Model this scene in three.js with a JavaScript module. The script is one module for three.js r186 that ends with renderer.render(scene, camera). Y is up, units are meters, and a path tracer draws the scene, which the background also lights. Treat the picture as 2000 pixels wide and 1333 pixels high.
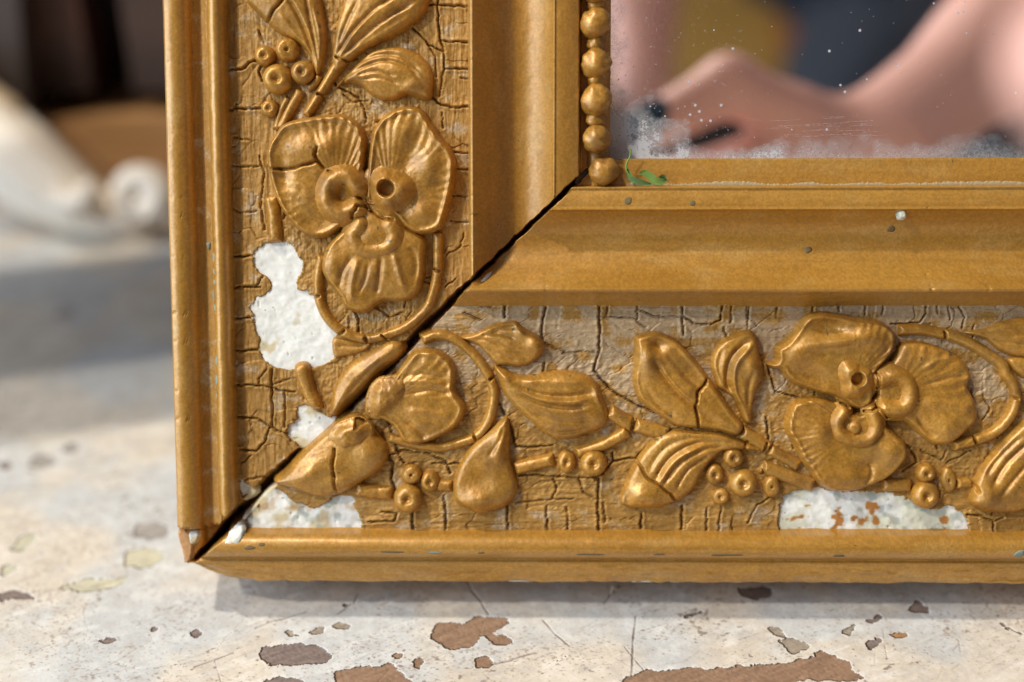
import * as THREE from 'three';
import { mergeGeometries } from 'three/addons/utils/BufferGeometryUtils.js';
import { MarchingCubes } from 'three/addons/objects/MarchingCubes.js';
import { RectAreaLightUniformsLib } from 'three/addons/lights/RectAreaLightUniformsLib.js';

// ---------------------------------------------------------------- camera, light, exposure
const renderer = new THREE.WebGLRenderer({ antialias: true });
renderer.setSize(1024, 682);
renderer.toneMapping = THREE.LinearToneMapping;
renderer.toneMappingExposure = 1.0;
renderer.shadowMap.enabled = true;
RectAreaLightUniformsLib.init();
const scene = new THREE.Scene();
scene.background = new THREE.Color().setRGB(0.1, 0.112, 0.14);     // the dim room round about

const R = THREE.MathUtils.degToRad;
const camera = new THREE.PerspectiveCamera(31.05, 1024 / 682, 0.01, 20);
camera.position.set(0.0003, 0.13008, 0.15545);
camera.rotation.set(R(-27), 0, R(-0.45), 'YXZ');
camera.focus = 0.1895;
camera.userData.fStop = 5.4;

const v3 = (x, y, z) => new THREE.Vector3(x, y, z);
const taken = {};
function numbered(n) { taken[n] = (taken[n] ?? -1) + 1; return taken[n] ? n + '_' + String(taken[n]).padStart(3, '0') : n; }
function tag(o, label, category, group, kind) {
  if (label) o.userData.label = label;
  if (category) o.userData.category = category;
  if (group) o.userData.group = group;
  if (kind) o.userData.kind = kind;
  return o;
}
function part(name, geo, mat, parent, label) {
  const m = new THREE.Mesh(geo, mat); m.name = name; m.castShadow = m.receiveShadow = true; parent.add(m);
  if (label) m.userData.label = label;
  return m;
}
function top(name, label, category, group) {
  const o = new THREE.Group(); o.name = numbered(name); scene.add(o); return tag(o, label, category, group);
}
// a lamp or window: a fitting, a glowing face and a light of the same size just in front of it
function lightFace(name, label, category, at, aim, w, h, color, intensity, glow, group) {
  const g = top(name, label, category, group);
  g.position.copy(at); g.lookAt(aim);
  const rim = 0.03, fm = new THREE.MeshStandardMaterial({ color: 0x8a8680, roughness: 0.6 });
  for (const [x, y, a, b] of [[0, h / 2 + rim / 2, w + 2 * rim, rim], [0, -h / 2 - rim / 2, w + 2 * rim, rim], [w / 2 + rim / 2, 0, rim, h], [-w / 2 - rim / 2, 0, rim, h]]) {
    const b1 = part('frame_bar', new THREE.BoxGeometry(a, b, 0.04), fm, g); b1.position.set(x, y, -0.01);
  }
  const f = part('glowing_panel', new THREE.BoxGeometry(w, h, 0.01), new THREE.MeshStandardMaterial({ color: 0x222222, emissive: color, emissiveIntensity: glow }), g);
  f.position.z = -0.012;
  const l = new THREE.RectAreaLight(color, intensity, w, h); l.name = name + '_glow'; l.position.z = 0.004; l.rotation.y = Math.PI; g.add(l);
  return g;
}
const warm = new THREE.Color().setRGB(1, 0.92, 0.8), cool = new THREE.Color().setRGB(0.62, 0.8, 1);
const mid = v3(0.0, 0.04, 0);
lightFace('ceiling_lamp', 'square warm ceiling lamp hanging over the table, the steeper of the pair', 'lamp', v3(-0.5, 1.24, 0.03), mid, 0.065, 0.065, warm, 800, 2);
lightFace('ceiling_lamp', 'square warm ceiling lamp hanging out to the side of the table', 'lamp', v3(-0.86, 1.06, 0.44), mid, 0.065, 0.065, warm, 720, 2);
lightFace('window', 'tall daylight window beside the table', 'window', v3(-1.1, 0.52, 0.48), v3(0, 0.06, 0.0), 1.0, 1.0, cool, 4.6, 1.2);

// ---------------------------------------------------------------- noise
const hash = (x, y) => { let h = Math.imul(x | 0, 374761393) + Math.imul(y | 0, 668265263) | 0; h = Math.imul(h ^ (h >>> 13), 1274126177); return ((h ^ (h >>> 16)) >>> 0) / 4294967296; };
function vn(x, y) {
  const i = Math.floor(x), j = Math.floor(y), f = x - i, g = y - j, a = f * f * (3 - 2 * f), b = g * g * (3 - 2 * g);
  const p = hash(i, j), q = hash(i + 1, j), r = hash(i, j + 1), s = hash(i + 1, j + 1);
  return (p + (q - p) * a) * (1 - b) + (r + (s - r) * a) * b;
}
const fbm = (x, y, o = 4) => { let s = 0, a = 0.5; for (let k = 0; k < o; k++) { s += a * vn(x, y); x = x * 2.03 + 17.3; y = y * 2.03 + 9.1; a *= 0.5; } return s / (1 - 0.5 ** o); };
const sn = (x, y, o) => 2 * fbm(x, y, o) - 1;
let seed = 7; const rnd = () => { seed = (seed * 1664525 + 1013904223) >>> 0; return seed / 4294967296; };
const clamp = (x, a = 0, b = 1) => Math.min(b, Math.max(a, x));
const sst = (a, b, x) => { const t = clamp((x - a) / (b - a)); return t * t * (3 - 2 * t); };
const mix = (a, b, t) => a + (b - a) * t;
const interp = (tab, x) => { if (x <= tab[0][0]) return tab[0][1]; for (let i = 1; i < tab.length; i++) if (x <= tab[i][0]) return mix(tab[i - 1][1], tab[i][1], (x - tab[i - 1][0]) / (tab[i][0] - tab[i - 1][0])); return tab[tab.length - 1][1]; };

// ---------------------------------------------------------------- textures
function tex(w, h, fn, srgb) {
  const d = new Uint8Array(w * h * 4);
  for (let j = 0, k = 0; j < h; j++) for (let i = 0; i < w; i++, k += 4) {
    const c = fn(i, j);
    if (typeof c === 'number') { d[k] = d[k + 1] = d[k + 2] = clamp(c) * 255; } else { d[k] = clamp(c[0], 0, 255); d[k + 1] = clamp(c[1], 0, 255); d[k + 2] = clamp(c[2], 0, 255); }
    d[k + 3] = 255;
  }
  const t = new THREE.DataTexture(d, w, h); t.wrapS = t.wrapT = THREE.RepeatWrapping; t.magFilter = t.minFilter = THREE.LinearFilter;
  if (srgb) t.colorSpace = THREE.SRGBColorSpace;
  t.needsUpdate = true; return t;
}
const lerp3 = (a, b, t) => [mix(a[0], b[0], t), mix(a[1], b[1], t), mix(a[2], b[2], t)];
const FT = 2560, TW = 2048, TK = FT / TW;                              // frame maps: 2560 units (20 cm) square, no repeat within the picture
const S = 8e-5;                                                        // one frame unit: 0.08 mm
const bronzeMap = tex(TW, TW, (i, j) => {
  const x = i * TK, y = j * TK;
  const a = fbm(x / 130, y / 130, 4), b = vn(x / 3.1, y / 3.1), c = fbm(x / 22 + 40, y / 22, 3);
  let col = lerp3([151, 103, 31], [195, 142, 57], clamp(0.15 + 0.75 * a + 0.35 * (c - 0.5)));
  col = col.map((q) => q * (0.9 + 0.2 * b));
  const dust = sst(0.56, 0.72, fbm(x / 60 + 300, y / 60 + 80, 4)) * (0.25 + 0.5 * vn(x / 2.3, y / 2.3));
  col = lerp3(col, [188, 152, 92], 0.4 * dust);
  col = lerp3(col, [116, 80, 34], 0.4 * sst(0.55, 0.8, fbm(x / 44 + 700, y / 44 + 20, 4)));
  const sp = fbm(x / 9 + 11, y / 9 + 71, 2) + 0.35 * (fbm(x / 90, y / 90 + 900, 2) - 0.5);
  if (sp > 0.93) col = lerp3(col, [96, 88, 66], sst(0.93, 0.96, sp));
  return col;
}, true);
const mouldMap = tex(TW, TW, (i, j) => {                               // brushed paint on the mouldings: streaks run along each rail
  const x = i * TK, y = j * TK, side = x < y - 4, u = side ? y : x, v = side ? x : y;
  const a = fbm(u / 160, v / 5, 4), b = vn(x / 3.1, y / 3.1), c = fbm(u / 240 + 40, v / 40, 3), e = fbm(u / 50 + 7, v / 2.4, 2);
  let col = lerp3([154, 106, 33], [200, 148, 62], clamp(0.2 + 0.25 * a + 0.45 * c + 0.12 * (e - 0.5)));
  const dust = sst(0.55, 0.75, fbm(u / 90 + 300, v / 22 + 80, 4)) * (0.3 + 0.6 * vn(x / 2.3, y / 2.3));
  col = lerp3(col, [194, 160, 106], 0.4 * dust);
  const sp = fbm(x / 8 + 11, y / 8 + 71, 2); if (sp > 0.91) col = lerp3(col, [96, 88, 70], sst(0.91, 0.94, sp));
  return col.map((q) => q * (0.92 + 0.16 * b));
}, true);
const bronzeRough = tex(1024, 1024, (i, j) => { const x = i * 2.5, y = j * 2.5; return 0.36 + 0.22 * fbm(x / 60 + 5, y / 60, 4) + 0.1 * (vn(x / 5, y / 5) - 0.5); });
const grain = tex(TW, TW, (i, j) => { const x = i * TK, y = j * TK; const p = vn(x / 6.5 + 3, y / 6.5); return clamp(0.4 * vn(x / 2.6, y / 2.6) + 0.35 * fbm(x / 14, y / 14, 2) + (p > 0.9 ? 0.7 * sst(0.9, 1, p) : 0)); });
const groundMap = tex(TW, TW, (i, j) => {
  const x = i * TK, y = j * TK, side = x < y - 4 ? 0 : 1;
  const a = fbm(x / 70, y / 70, 4), b = vn(x / 2.7, y / 2.7), c = side ? fbm(x / 45 + 7, y / 6, 3) : fbm(x / 6, y / 45 + 7, 3);
  let col = lerp3([140, 100, 40], [182, 136, 66], clamp(0.1 + 0.5 * a + 0.55 * c));
  // grey dust lying on the ledge of the lower rail, in patches
  const lie = side ? 0.75 * sst(330, 480, y + 190 * (a - 0.5)) + 0.12 : 0.1;
  const dust = sst(0.62 - 0.42 * lie, 0.85 - 0.4 * lie, fbm(x / 34 + 60, y / 26 + 33, 4) + 0.16 * (b - 0.5));
  col = lerp3(col, [182, 162, 140], 0.68 * dust);
  return col.map((q) => q * (0.93 + 0.14 * b));
}, true);
const groundBump = tex(TW, TW, (i, j) => { const x = i * TK, y = j * TK, side = x < y - 4, u = side ? y : x, v = side ? x : y; return 0.65 * fbm(u / 26, v / 3.4, 3) + 0.35 * fbm(x / 7, y / 7, 2); });
const plasterMap = tex(1024, 1024, (i, j) => {
  const x = i * 2.5, y = j * 2.5, a = fbm(x / 40, y / 40, 4), b = fbm(x / 7, y / 7, 3);
  let col = lerp3([216, 213, 202], [242, 240, 232], b);
  const st = x > y - 90 ? sst(0.42, 0.62, a) : sst(0.66, 0.8, a);
  col = lerp3(col, x > 900 ? [206, 205, 180] : [196, 178, 138], 0.85 * st);
  if (x > y) { const g = sst(0.6, 0.72, fbm(x / 24 + 90, y / 24, 3)); col = lerp3(col, [150, 156, 146], 0.6 * g); const o = sst(0.63, 0.7, fbm(x / 30 + 9, y / 24 + 70, 4)); col = lerp3(col, [176, 116, 56], x > 900 ? o : 0.3 * o); }
  if (b > 0.85) col = [140, 134, 120];
  return col;
}, true);
const roughGrain = tex(1024, 1024, (i, j) => 0.6 * fbm(i / 7, j / 7, 3) + 0.4 * vn(i / 2, j / 2));

const M = {};
M.bronze = new THREE.MeshPhysicalMaterial({ map: mouldMap, roughnessMap: bronzeRough, roughness: 0.88, metalness: 0.28, bumpMap: grain, bumpScale: 0.000025, clearcoat: 0.7, clearcoatRoughness: 0.32 });
M.relief = new THREE.MeshPhysicalMaterial({ map: bronzeMap, roughnessMap: bronzeRough, roughness: 0.92, metalness: 0.28, bumpMap: grain, bumpScale: 0.00005, clearcoat: 0.35, clearcoatRoughness: 0.32 });
M.ground = new THREE.MeshStandardMaterial({ map: groundMap, roughness: 0.62, metalness: 0.22, bumpMap: groundBump, bumpScale: 0.00021 });
M.plaster = new THREE.MeshStandardMaterial({ map: plasterMap, roughness: 0.95, bumpMap: roughGrain, bumpScale: 0.00005 });
M.rawWood = new THREE.MeshStandardMaterial({ color: 0xb98a5a, roughness: 0.8 });
M.darkWood = new THREE.MeshStandardMaterial({ color: 0x3a2a1c, roughness: 0.9 });

// ---------------------------------------------------------------- geometry helpers for the frame (frame units in, metres out)
function meshFrom(pos, idx) {
  const g = new THREE.BufferGeometry(), n = pos.length / 3, p = new Float32Array(pos.length), uv = new Float32Array(n * 2);
  for (let k = 0; k < n; k++) {
    uv[2 * k] = pos[3 * k] / FT + 0.02; uv[2 * k + 1] = pos[3 * k + 1] / FT + 0.02;
    for (let q = 0; q < 3; q++) p[3 * k + q] = pos[3 * k + q] * S;
  }
  g.setAttribute('position', new THREE.BufferAttribute(p, 3)); g.setAttribute('uv', new THREE.BufferAttribute(uv, 2)); g.setIndex(idx);
  g.computeVertexNormals(); return g;
}
function grid(na, nc, fn, flip) {
  const pos = [], idx = [];
  for (let i = 0; i < na; i++) for (let j = 0; j < nc; j++) pos.push(...fn(i, j));
  for (let i = 0; i + 1 < na; i++) for (let j = 0; j + 1 < nc; j++) {
    const a = i * nc + j, b = a + 1, c = a + nc, d = c + 1;
    if (flip) idx.push(a, b, c, b, d, c); else idx.push(a, c, b, b, c, d);
  }
  return meshFrom(pos, idx);
}
function smooth(pts, n = 5, closed = true) {
  const c = new THREE.CatmullRomCurve3(pts.map((p) => v3(p[0], p[1], 0)), closed, 'centripetal');
  return c.getPoints(pts.length * n).map((p) => [p.x, p.y]);
}
function sdPoly(poly, x, y) {
  let d = 1e9, inside = false;
  for (let i = 0, j = poly.length - 1; i < poly.length; j = i++) {
    const ax = poly[i][0], ay = poly[i][1], ex = poly[j][0] - ax, ey = poly[j][1] - ay, wx = x - ax, wy = y - ay;
    const t = clamp((wx * ex + wy * ey) / (ex * ex + ey * ey || 1)), bx = wx - ex * t, by = wy - ey * t, q = bx * bx + by * by;
    if (q < d) d = q;
    if ((ay > y) !== (poly[j][1] > y) && x < ex * (y - ay) / ey + ax) inside = !inside;
  }
  return inside ? Math.sqrt(d) : -Math.sqrt(d);
}
function dLine(pts, x, y) {                                            // distance to an open line and place along it (0..1)
  let d = 1e9, at = 0; const n = pts.length - 1;
  for (let i = 0; i < n; i++) {
    const ax = pts[i][0], ay = pts[i][1], ex = pts[i + 1][0] - ax, ey = pts[i + 1][1] - ay, wx = x - ax, wy = y - ay;
    const t = clamp((wx * ex + wy * ey) / (ex * ex + ey * ey || 1)), q = (wx - ex * t) ** 2 + (wy - ey * t) ** 2;
    if (q < d) { d = q; at = (i + t) / n; }
  }
  return [Math.sqrt(d), at];
}
// a sheet over the area where sd > -pad; its height falls away outside sd = 0, so the outline is where it meets the ground
function field(x0, x1, y0, y1, cell, sdf, hf, pad = 4) {
  const nx = Math.ceil((x1 - x0) / cell) + 1, ny = Math.ceil((y1 - y0) / cell) + 1, sd = new Float32Array(nx * ny), id = new Int32Array(nx * ny).fill(-1);
  for (let j = 0; j < ny; j++) for (let i = 0; i < nx; i++) sd[j * nx + i] = sdf(x0 + i * cell, y0 + j * cell);
  const pos = [], idx = [];
  const vtx = (k) => { if (id[k] < 0) { const x = x0 + (k % nx) * cell, y = y0 + Math.floor(k / nx) * cell; id[k] = pos.length / 3; pos.push(x, y, hf(x, y, sd[k])); } return id[k]; };
  for (let j = 0; j + 1 < ny; j++) for (let i = 0; i + 1 < nx; i++) {
    const a = j * nx + i, b = a + 1, c = a + nx, d = c + 1;
    if (Math.max(sd[a], sd[b], sd[c], sd[d]) > -pad) { const A = vtx(a), B = vtx(b), C = vtx(c), D = vtx(d); idx.push(A, B, C, B, D, C); }
  }
  return meshFrom(pos, idx);
}
const bbox = (p, m) => [Math.min(...p.map((q) => q[0])) - m, Math.max(...p.map((q) => q[0])) + m, Math.min(...p.map((q) => q[1])) - m, Math.max(...p.map((q) => q[1])) + m];

// cracks are real grooves: a depth raster at 2 units, one for the ground and one for the ornaments
const RX = -40, RY = -40, RC = 2, RNX = 900, RNY = 640;
const crackG = new Float32Array(RNX * RNY), crackO = new Float32Array(RNX * RNY), liftG = new Float32Array(RNX * RNY);
function splat(r, pts, hw, depth, lift) {
  const line = [];                                                     // jittered course
  for (let i = 0; i + 1 < pts.length; i++) {
    const [ax, ay] = pts[i], [bx, by] = pts[i + 1], l = Math.hypot(bx - ax, by - ay), n = Math.max(1, Math.round(l / 9));
    for (let k = 0; k < n; k++) line.push([mix(ax, bx, k / n) + (k ? (rnd() - 0.5) * 3.4 : 0), mix(ay, by, k / n) + (k ? (rnd() - 0.5) * 3.4 : 0)]);
  }
  line.push(pts[pts.length - 1]);
  for (let i = 0; i + 1 < line.length; i++) {
    const [ax, ay] = line[i], [bx, by] = line[i + 1], w = hw * (0.65 + 0.7 * rnd());
    const i0 = Math.floor((Math.min(ax, bx) - 10 - RX) / RC), i1 = Math.ceil((Math.max(ax, bx) + 10 - RX) / RC), j0 = Math.floor((Math.min(ay, by) - 10 - RY) / RC), j1 = Math.ceil((Math.max(ay, by) + 10 - RY) / RC);
    for (let j = Math.max(0, j0); j <= Math.min(RNY - 1, j1); j++) for (let q = Math.max(0, i0); q <= Math.min(RNX - 1, i1); q++) {
      const x = RX + q * RC, y = RY + j * RC, ex = bx - ax, ey = by - ay, t = clamp(((x - ax) * ex + (y - ay) * ey) / (ex * ex + ey * ey || 1)), d = Math.hypot(x - ax - ex * t, y - ay - ey * t);
      const v = depth * clamp(1.25 - d / w), k = j * RNX + q;
      if (v > r[k]) r[k] = v;
      if (lift) { const u = lift * Math.exp(-((d - w - 3) ** 2) / 14); if (u > liftG[k]) liftG[k] = u; }
    }
  }
}
const sample = (r, x, y) => {
  const fx = clamp((x - RX) / RC, 0, RNX - 1.001), fy = clamp((y - RY) / RC, 0, RNY - 1.001), i = fx | 0, j = fy | 0, a = fx - i, b = fy - j, k = j * RNX + i;
  return (r[k] * (1 - a) + r[k + 1] * a) * (1 - b) + (r[k + RNX] * (1 - a) + r[k + RNX + 1] * a) * b;
};
const strong = [
  [[103,996],[136,998],[162,1015],[177,1008]], [[104,923],[134,924],[171,925]], [[527,997],[549,999],[572,997]], [[501,945],[521,930],[548,925],[572,927]], [[105,640],[132,639],[154,641]], [[106,579],[131,581],[164,580]],
  [[110,519],[147,520]], [[113,457],[133,455],[162,457]], [[114,388],[152,386],[182,382],[197,376],[228,374]], [[113,324],[151,321],[176,305]], [[176,303],[166,272],[149,255],[115,259]], [[176,303],[207,292],[231,276]],
  [[184,418],[182,380],[184,339],[182,305]], [[516,1127],[515,1089],[518,1058],[525,1039],[527,999]], [[466,1075],[479,1064],[492,1051],[496,1043],[527,1031]], [[498,1118],[539,1117],[573,1115]], [[518,1051],[544,1049],[572,1048]], [[304,986],[320,966],[361,945]], [[179,1009],[170,994],[177,975]],
  [[827,202],[825,151],[828,97]], [[911,133],[911,94]], [[991,148],[992,92]], [[458,132],[459,97]], [[521,168],[525,135],[523,97]], [[645,149],[647,98]], [[670,207],[706,209],[746,205],[787,205],[823,203]], [[823,203],[839,220],[855,238],[853,254]],
  [[855,236],[882,242],[900,241],[919,265],[947,289]], [[1140,151],[1160,162],[1172,175]], [[1185,151],[1185,124],[1188,93]], [[662,265],[686,263],[736,268]], [[620,372],[635,340],[655,299],[663,266]], [[825,551],[828,501],[826,451],[816,416],[841,388],[856,374],[896,350],[942,332]],
  [[989,551],[987,521],[991,486]], [[990,523],[1009,509],[1044,507],[1062,515],[1066,549]], [[1154,429],[1163,401],[1171,375],[1191,370],[1216,362]], [[1153,325],[1157,294],[1160,264]], [[394,375],[406,339],[419,288],[428,258],[443,232]], [[407,250],[421,232],[416,201],[424,176]], [[396,134],[427,131],[421,114],[371,114]], [[1431,269],[1446,249],[1451,234]], [[1451,234],[1424,218]], [[1552,131],[1582,129],[1603,119],[1606,91]], [[1623,125],[1608,119]],
  [[896,350],[926,340],[967,335],[977,309]], [[617,374],[623,365]], [[346,541],[356,516],[353,481]], [[499,232],[559,232]], [[433,258],[484,253],[524,237],[534,212]], [[1391,509],[1421,507],[1448,511],[1459,529],[1460,551]], [[641,553],[643,519]], [[643,551],[718,554],[722,541],[714,501],[716,476]],
];
const fine = [
  [[105,814],[136,813],[166,814]], [[105,738],[129,725],[159,728]], [[168,834],[177,801],[168,735],[175,692]], [[544,840],[571,838]], [[545,808],[571,807]], [[541,756],[571,755]], [[535,708],[571,706]], [[527,998],[521,969],[517,945]], [[496,1043],[510,1022],[511,983]], [[207,372],[209,339],[207,303]], [[156,581],[169,601]],
  [[173,418],[157,400],[159,388]], [[522,915],[524,886]], [[332,950],[351,935],[381,939]], [[361,945],[373,921],[375,896]], [[724,145],[726,98]], [[763,143],[766,98]], [[736,202],[744,184],[736,160],[665,153]], [[787,202],[797,174],[822,160]], [[736,160],[777,161]], [[1041,144],[1040,94]], [[1069,146],[1064,95]], [[1122,113],[1140,151]],
  [[900,551],[900,516]], [[902,536],[935,523],[989,523]], [[830,523],[895,519],[917,501]], [[1118,549],[1115,496]], [[1172,549],[1171,519]], [[1518,549],[1534,521],[1530,501]], [[756,451],[796,455],[824,451]], [[719,473],[736,463],[766,451]], [[1242,546],[1240,529]], [[1069,501],[1074,479]], [[1479,551],[1482,529]], [[1341,549],[1343,523]], [[446,541],[456,571]], [[391,541],[416,521],[446,531]], [[1083,549],[1082,511]], [[1291,549],[1292,533]], [[576,551],[616,541]], [[561,531],[596,516]],
  [[408,247],[443,258]], [[1458,259],[1499,239],[1508,259]], [[1509,234],[1558,259]], [[1576,320],[1590,340],[1574,371]], [[527,641],[557,661],[562,685]], [[526,581],[546,596]], [[118,232],[139,247]], [[112,196],[169,206],[210,237]],
];
for (const c of strong) splat(crackG, c, 1.5, 11, 1.8);
for (const c of fine) splat(crackG, c, 1.4, 7, 1);
for (let k = 0; k < 40; k++) {                                         // hairlines the photograph shows all over the ground
  const low = k % 2, x = low ? 560 + rnd() * 1100 : 115 + rnd() * 450, y = low ? 100 + rnd() * 430 : 300 + rnd() * 830, l = 14 + rnd() * 30, t = rnd() < 0.7 ? (rnd() - 0.5) * 0.5 + (low ? Math.PI / 2 : 0) : rnd() * 6;
  if (low ? x > y + 60 : y > x + 60) splat(crackG, [[x, y], [x + Math.cos(t) * l, y + Math.sin(t) * l]], 1.6, 6, 0.8);
}
for (const c of [
  [[182,810],[214,807],[248,813],[281,823],[295,810],[312,802]], [[295,810],[280,835],[285,849]], [[372,740],[400,716],[429,710]], [[189,1084],[215,1114],[230,1133]], [[320,1020],[337,1013],[347,1011]], [[283,951],[301,944]], [[337,980],[332,968]], [[400,730],[361,738],[350,715]],
  [[309,266],[305,235],[308,209],[308,173]], [[1021,304],[1013,342],[1016,377],[1034,400]], [[899,241],[918,210],[941,195],[967,175],[979,158]], [[613,400],[622,406]], [[1359,415],[1363,383],[1361,348],[1332,337],[1302,353],[1252,369],[1212,381]], [[1362,347],[1387,324],[1423,282],[1429,262]],
  [[402,486],[417,474]], [[329,496],[317,487]], [[505,614],[516,610]], [[281,564],[271,560]], [[579,293],[585,279]], [[1493,492],[1496,480]], [[1556,290],[1562,274]], [[1110,262],[1117,277]], [[895,322],[891,300]], [[1554,207],[1565,181]], [[1623,365],[1638,363]], [[369,489],[373,474]], [[1155,274],[1147,249]], [[1146,241],[1150,211]], [[361,754],[395,744],[405,730]],
]) splat(crackO, c, 2.2, 13, 0);

// ---------------------------------------------------------------- the framed mirror
const frame = top('framed_mirror', 'old mirror in a wide bronze painted frame with cracked pansy ornament, its mitre joint open', 'mirror');
frame.position.set(-0.052380, 0.007602, -0.002626);
frame.rotation.set(R(-21.5), R(-1.0), 0, 'YXZ');
const DEEP = -238;
const gapW = [[0, 4], [20, 6], [60, 13], [110, 22], [150, 24], [250, 15], [292, 14], [400, 20], [500, 17], [584, 9], [700, 7], [800, 6], [850, 5]];
const mOff = [[0, 16], [130, 17], [292, 12], [584, 15], [700, 9], [793, 4], [850, 2]];
const mitreLeft = (x) => Math.max(30, x + interp(mOff, x) + 0.95 * interp(gapW, x) + 4.5 * sn(x / 14, 3, 3) + 1.2 * sn(x / 4, 8, 2));
const mitreLow = (y) => Math.max(14, y - interp(mOff, y) + 0.95 * interp(gapW, y) + 4.5 * sn(y / 16, 31, 3) + 1.2 * sn(y / 4, 18, 2));
// a rail sheet: across = list of [c, w], along = from the mitre to the far end
function railSheet(low, across, step, fineTo, end, hf, skirt = -90) {
  const na = Math.round(fineTo / step), extra = 24, rows = na + extra + 1;
  return grid(rows, across.length, (i, j) => {
    const [c, w] = across[j], cc = typeof c === 'function' ? 0 : c, m = low ? mitreLow(cc) : mitreLeft(cc);
    if (i === 0) { const a = m - interp(gapW, cc) - 1, c2 = hf(m, cc, w)[1]; return low ? [a, c2, Math.min(w, skirt)] : [c2, a, Math.min(w, skirt)]; }
    const q = i - 1, a = q <= na - 1 ? mix(m, fineTo, q / (na - 1)) : mix(fineTo, end, (q - na + 1) / extra);
    const [a2, c2, w2] = hf(a, cc, w);
    return low ? [a2, c2, w2] : [c2, a2, w2];
  }, low);
}
function profile(knots) {                                              // [from, to, n, w(q)]
  const out = [];
  for (const [a, b, n, f] of knots) for (let k = 0; k <= n; k++) { if (k === 0 && out.length) continue; out.push([mix(a, b, k / n), f(k / n)]); }
  return out;
}
const half = (q) => Math.sqrt(Math.max(0, 1 - (2 * q - 1) ** 2));
const cove = (q) => mix(25, 64, q) - 54 * Math.sin(Math.PI * q) ** 0.85;
const innerLeft = profile([[849, 846, 3, (q) => mix(-70, -22, q)], [846, 788, 14, (q) => -22 + 6 * Math.sin(q * 3)], [788, 784, 4, (q) => mix(-18, 12, q)], [784, 740, 18, (q) => 12 + 12 * Math.sin(q * 1.6)], [740, 736, 3, (q) => 24 + 3 * Math.sin(q * Math.PI / 2)], [736, 584, 70, (q) => q === 0 ? 27 : cove(q) - 0.5], [584, 578, 5, (q) => 64 - 5 * q * q], [578, 571, 7, (q) => mix(59, -8, q)]]);
const innerLow = profile([[831, 828, 3, (q) => mix(-70, -20, q)], [828, 776, 14, (q) => -20 + 7 * q], [776, 773, 3, (q) => mix(-13, 12, q)], [773, 768, 3, (q) => 12 + 4 * Math.sin(q * Math.PI)], [768, 734, 16, (q) => 12 + 10 * Math.sin(q * 1.6)], [734, 729, 4, (q) => 22 + 6 * Math.sin(q * Math.PI / 2)], [729, 580, 70, (q) => q === 0 ? 28 : cove(q) - 0.5], [580, 572, 6, (q) => 64 - 7 * q * q], [572, 540, 16, (q) => mix(57, -4, q ** 0.7)]]);
const outerLeft = profile([[118, 112, 3, (q) => mix(-12, 2, q)], [112, 74, 20, (q) => 2 + 34 * half(q) - 4 * q], [74, 73, 2, (q) => mix(-2, -14, q)], [73, 43, 2, () => -14], [43, 42, 2, (q) => mix(-14, -2, q)], [42, -4, 22, (q) => -2 + 30 * half(q * 0.78)], [-4, -10, 4, (q) => mix(22, 6, q)], [-10, -12, 8, (q) => mix(6, DEEP, q)], [-12, 856, 6, () => DEEP], [856, 849, 3, (q) => mix(DEEP, -70, q)]]);
const outerLow = profile([[104, 97, 3, (q) => mix(-12, 2, q)], [97, 46, 24, (q) => 2 + 38 * half(q * 0.94) - 2 * q], [46, 36, 6, (q) => mix(20, 9, q) - 7 * Math.sin(Math.PI * q)], [36, -2, 20, (q) => 9 + 5 * Math.sin(q * 2.2) - 20 * q], [-2, -11, 6, (q) => mix(-7, -13, q * q)], [-11, -14, 8, (q) => mix(-12, DEEP, q)], [-14, 836, 6, () => DEEP], [836, 831, 3, (q) => mix(DEEP, -70, q)]]);
const grooveLeft = profile([[77, 39, 20, (q) => 0.5 - 8 * Math.sin(Math.PI * q) ** 1.5]]);
const wobble = (a, c, w) => w > -60 ? w + 1.1 * sn(a / 60, c / 40, 3) + 0.15 * sn(a / 9, c / 9, 2) - (w > 50 || w > 24 && w < 27 ? 3 * sst(0.9, 0.98, vn(a / 9 + 40, 2)) : 0) : w;
const leftRail = new THREE.Group(); leftRail.name = 'side_rail'; frame.add(leftRail);
const lowRail = new THREE.Group(); lowRail.name = 'bottom_rail'; frame.add(lowRail);
part('cove_moulding', railSheet(false, innerLeft, 4, 1180, 5000, (a, c, w) => [a, c, wobble(a, c, w)]), M.bronze, leftRail);
part('cove_moulding', railSheet(true, innerLow, 4, 1720, 4400, (a, c, w) => [a, c, wobble(a, c, w)]), M.bronze, lowRail);
part('groove', railSheet(false, grooveLeft, 4, 1180, 5000, (a, c, w) => [a, c, wobble(a, c, w) - 26 * sst(104, 96, a + 5 * sn(c / 6, 4, 2))], DEEP), M.ground, leftRail, 'dusty groove between two beads');
part('edge_moulding', railSheet(false, outerLeft, 4, 1180, 5000, (a, c, w) => {
  let z = wobble(a, c, w), k = c;
  if (c < 60 && w > -30) z -= 26 * sst(104, 96, a + 5 * sn(c / 6, 4, 2)) ;                         // broken end at the corner
  if (c > 60 && c < 115 && w > 0) z -= 22 * sst(132, 118, a + 6 * sn(c / 7, 9, 2) + (c - 90) * 0.35);
  if (c < 0) k += 22 * sst(90, 30, a);
  k += c > 70 && w > 0 ? 1.2 * sn(a / 30, 5, 3) : 0;
  return [a, k, z];
}, DEEP), M.bronze, leftRail);
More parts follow.
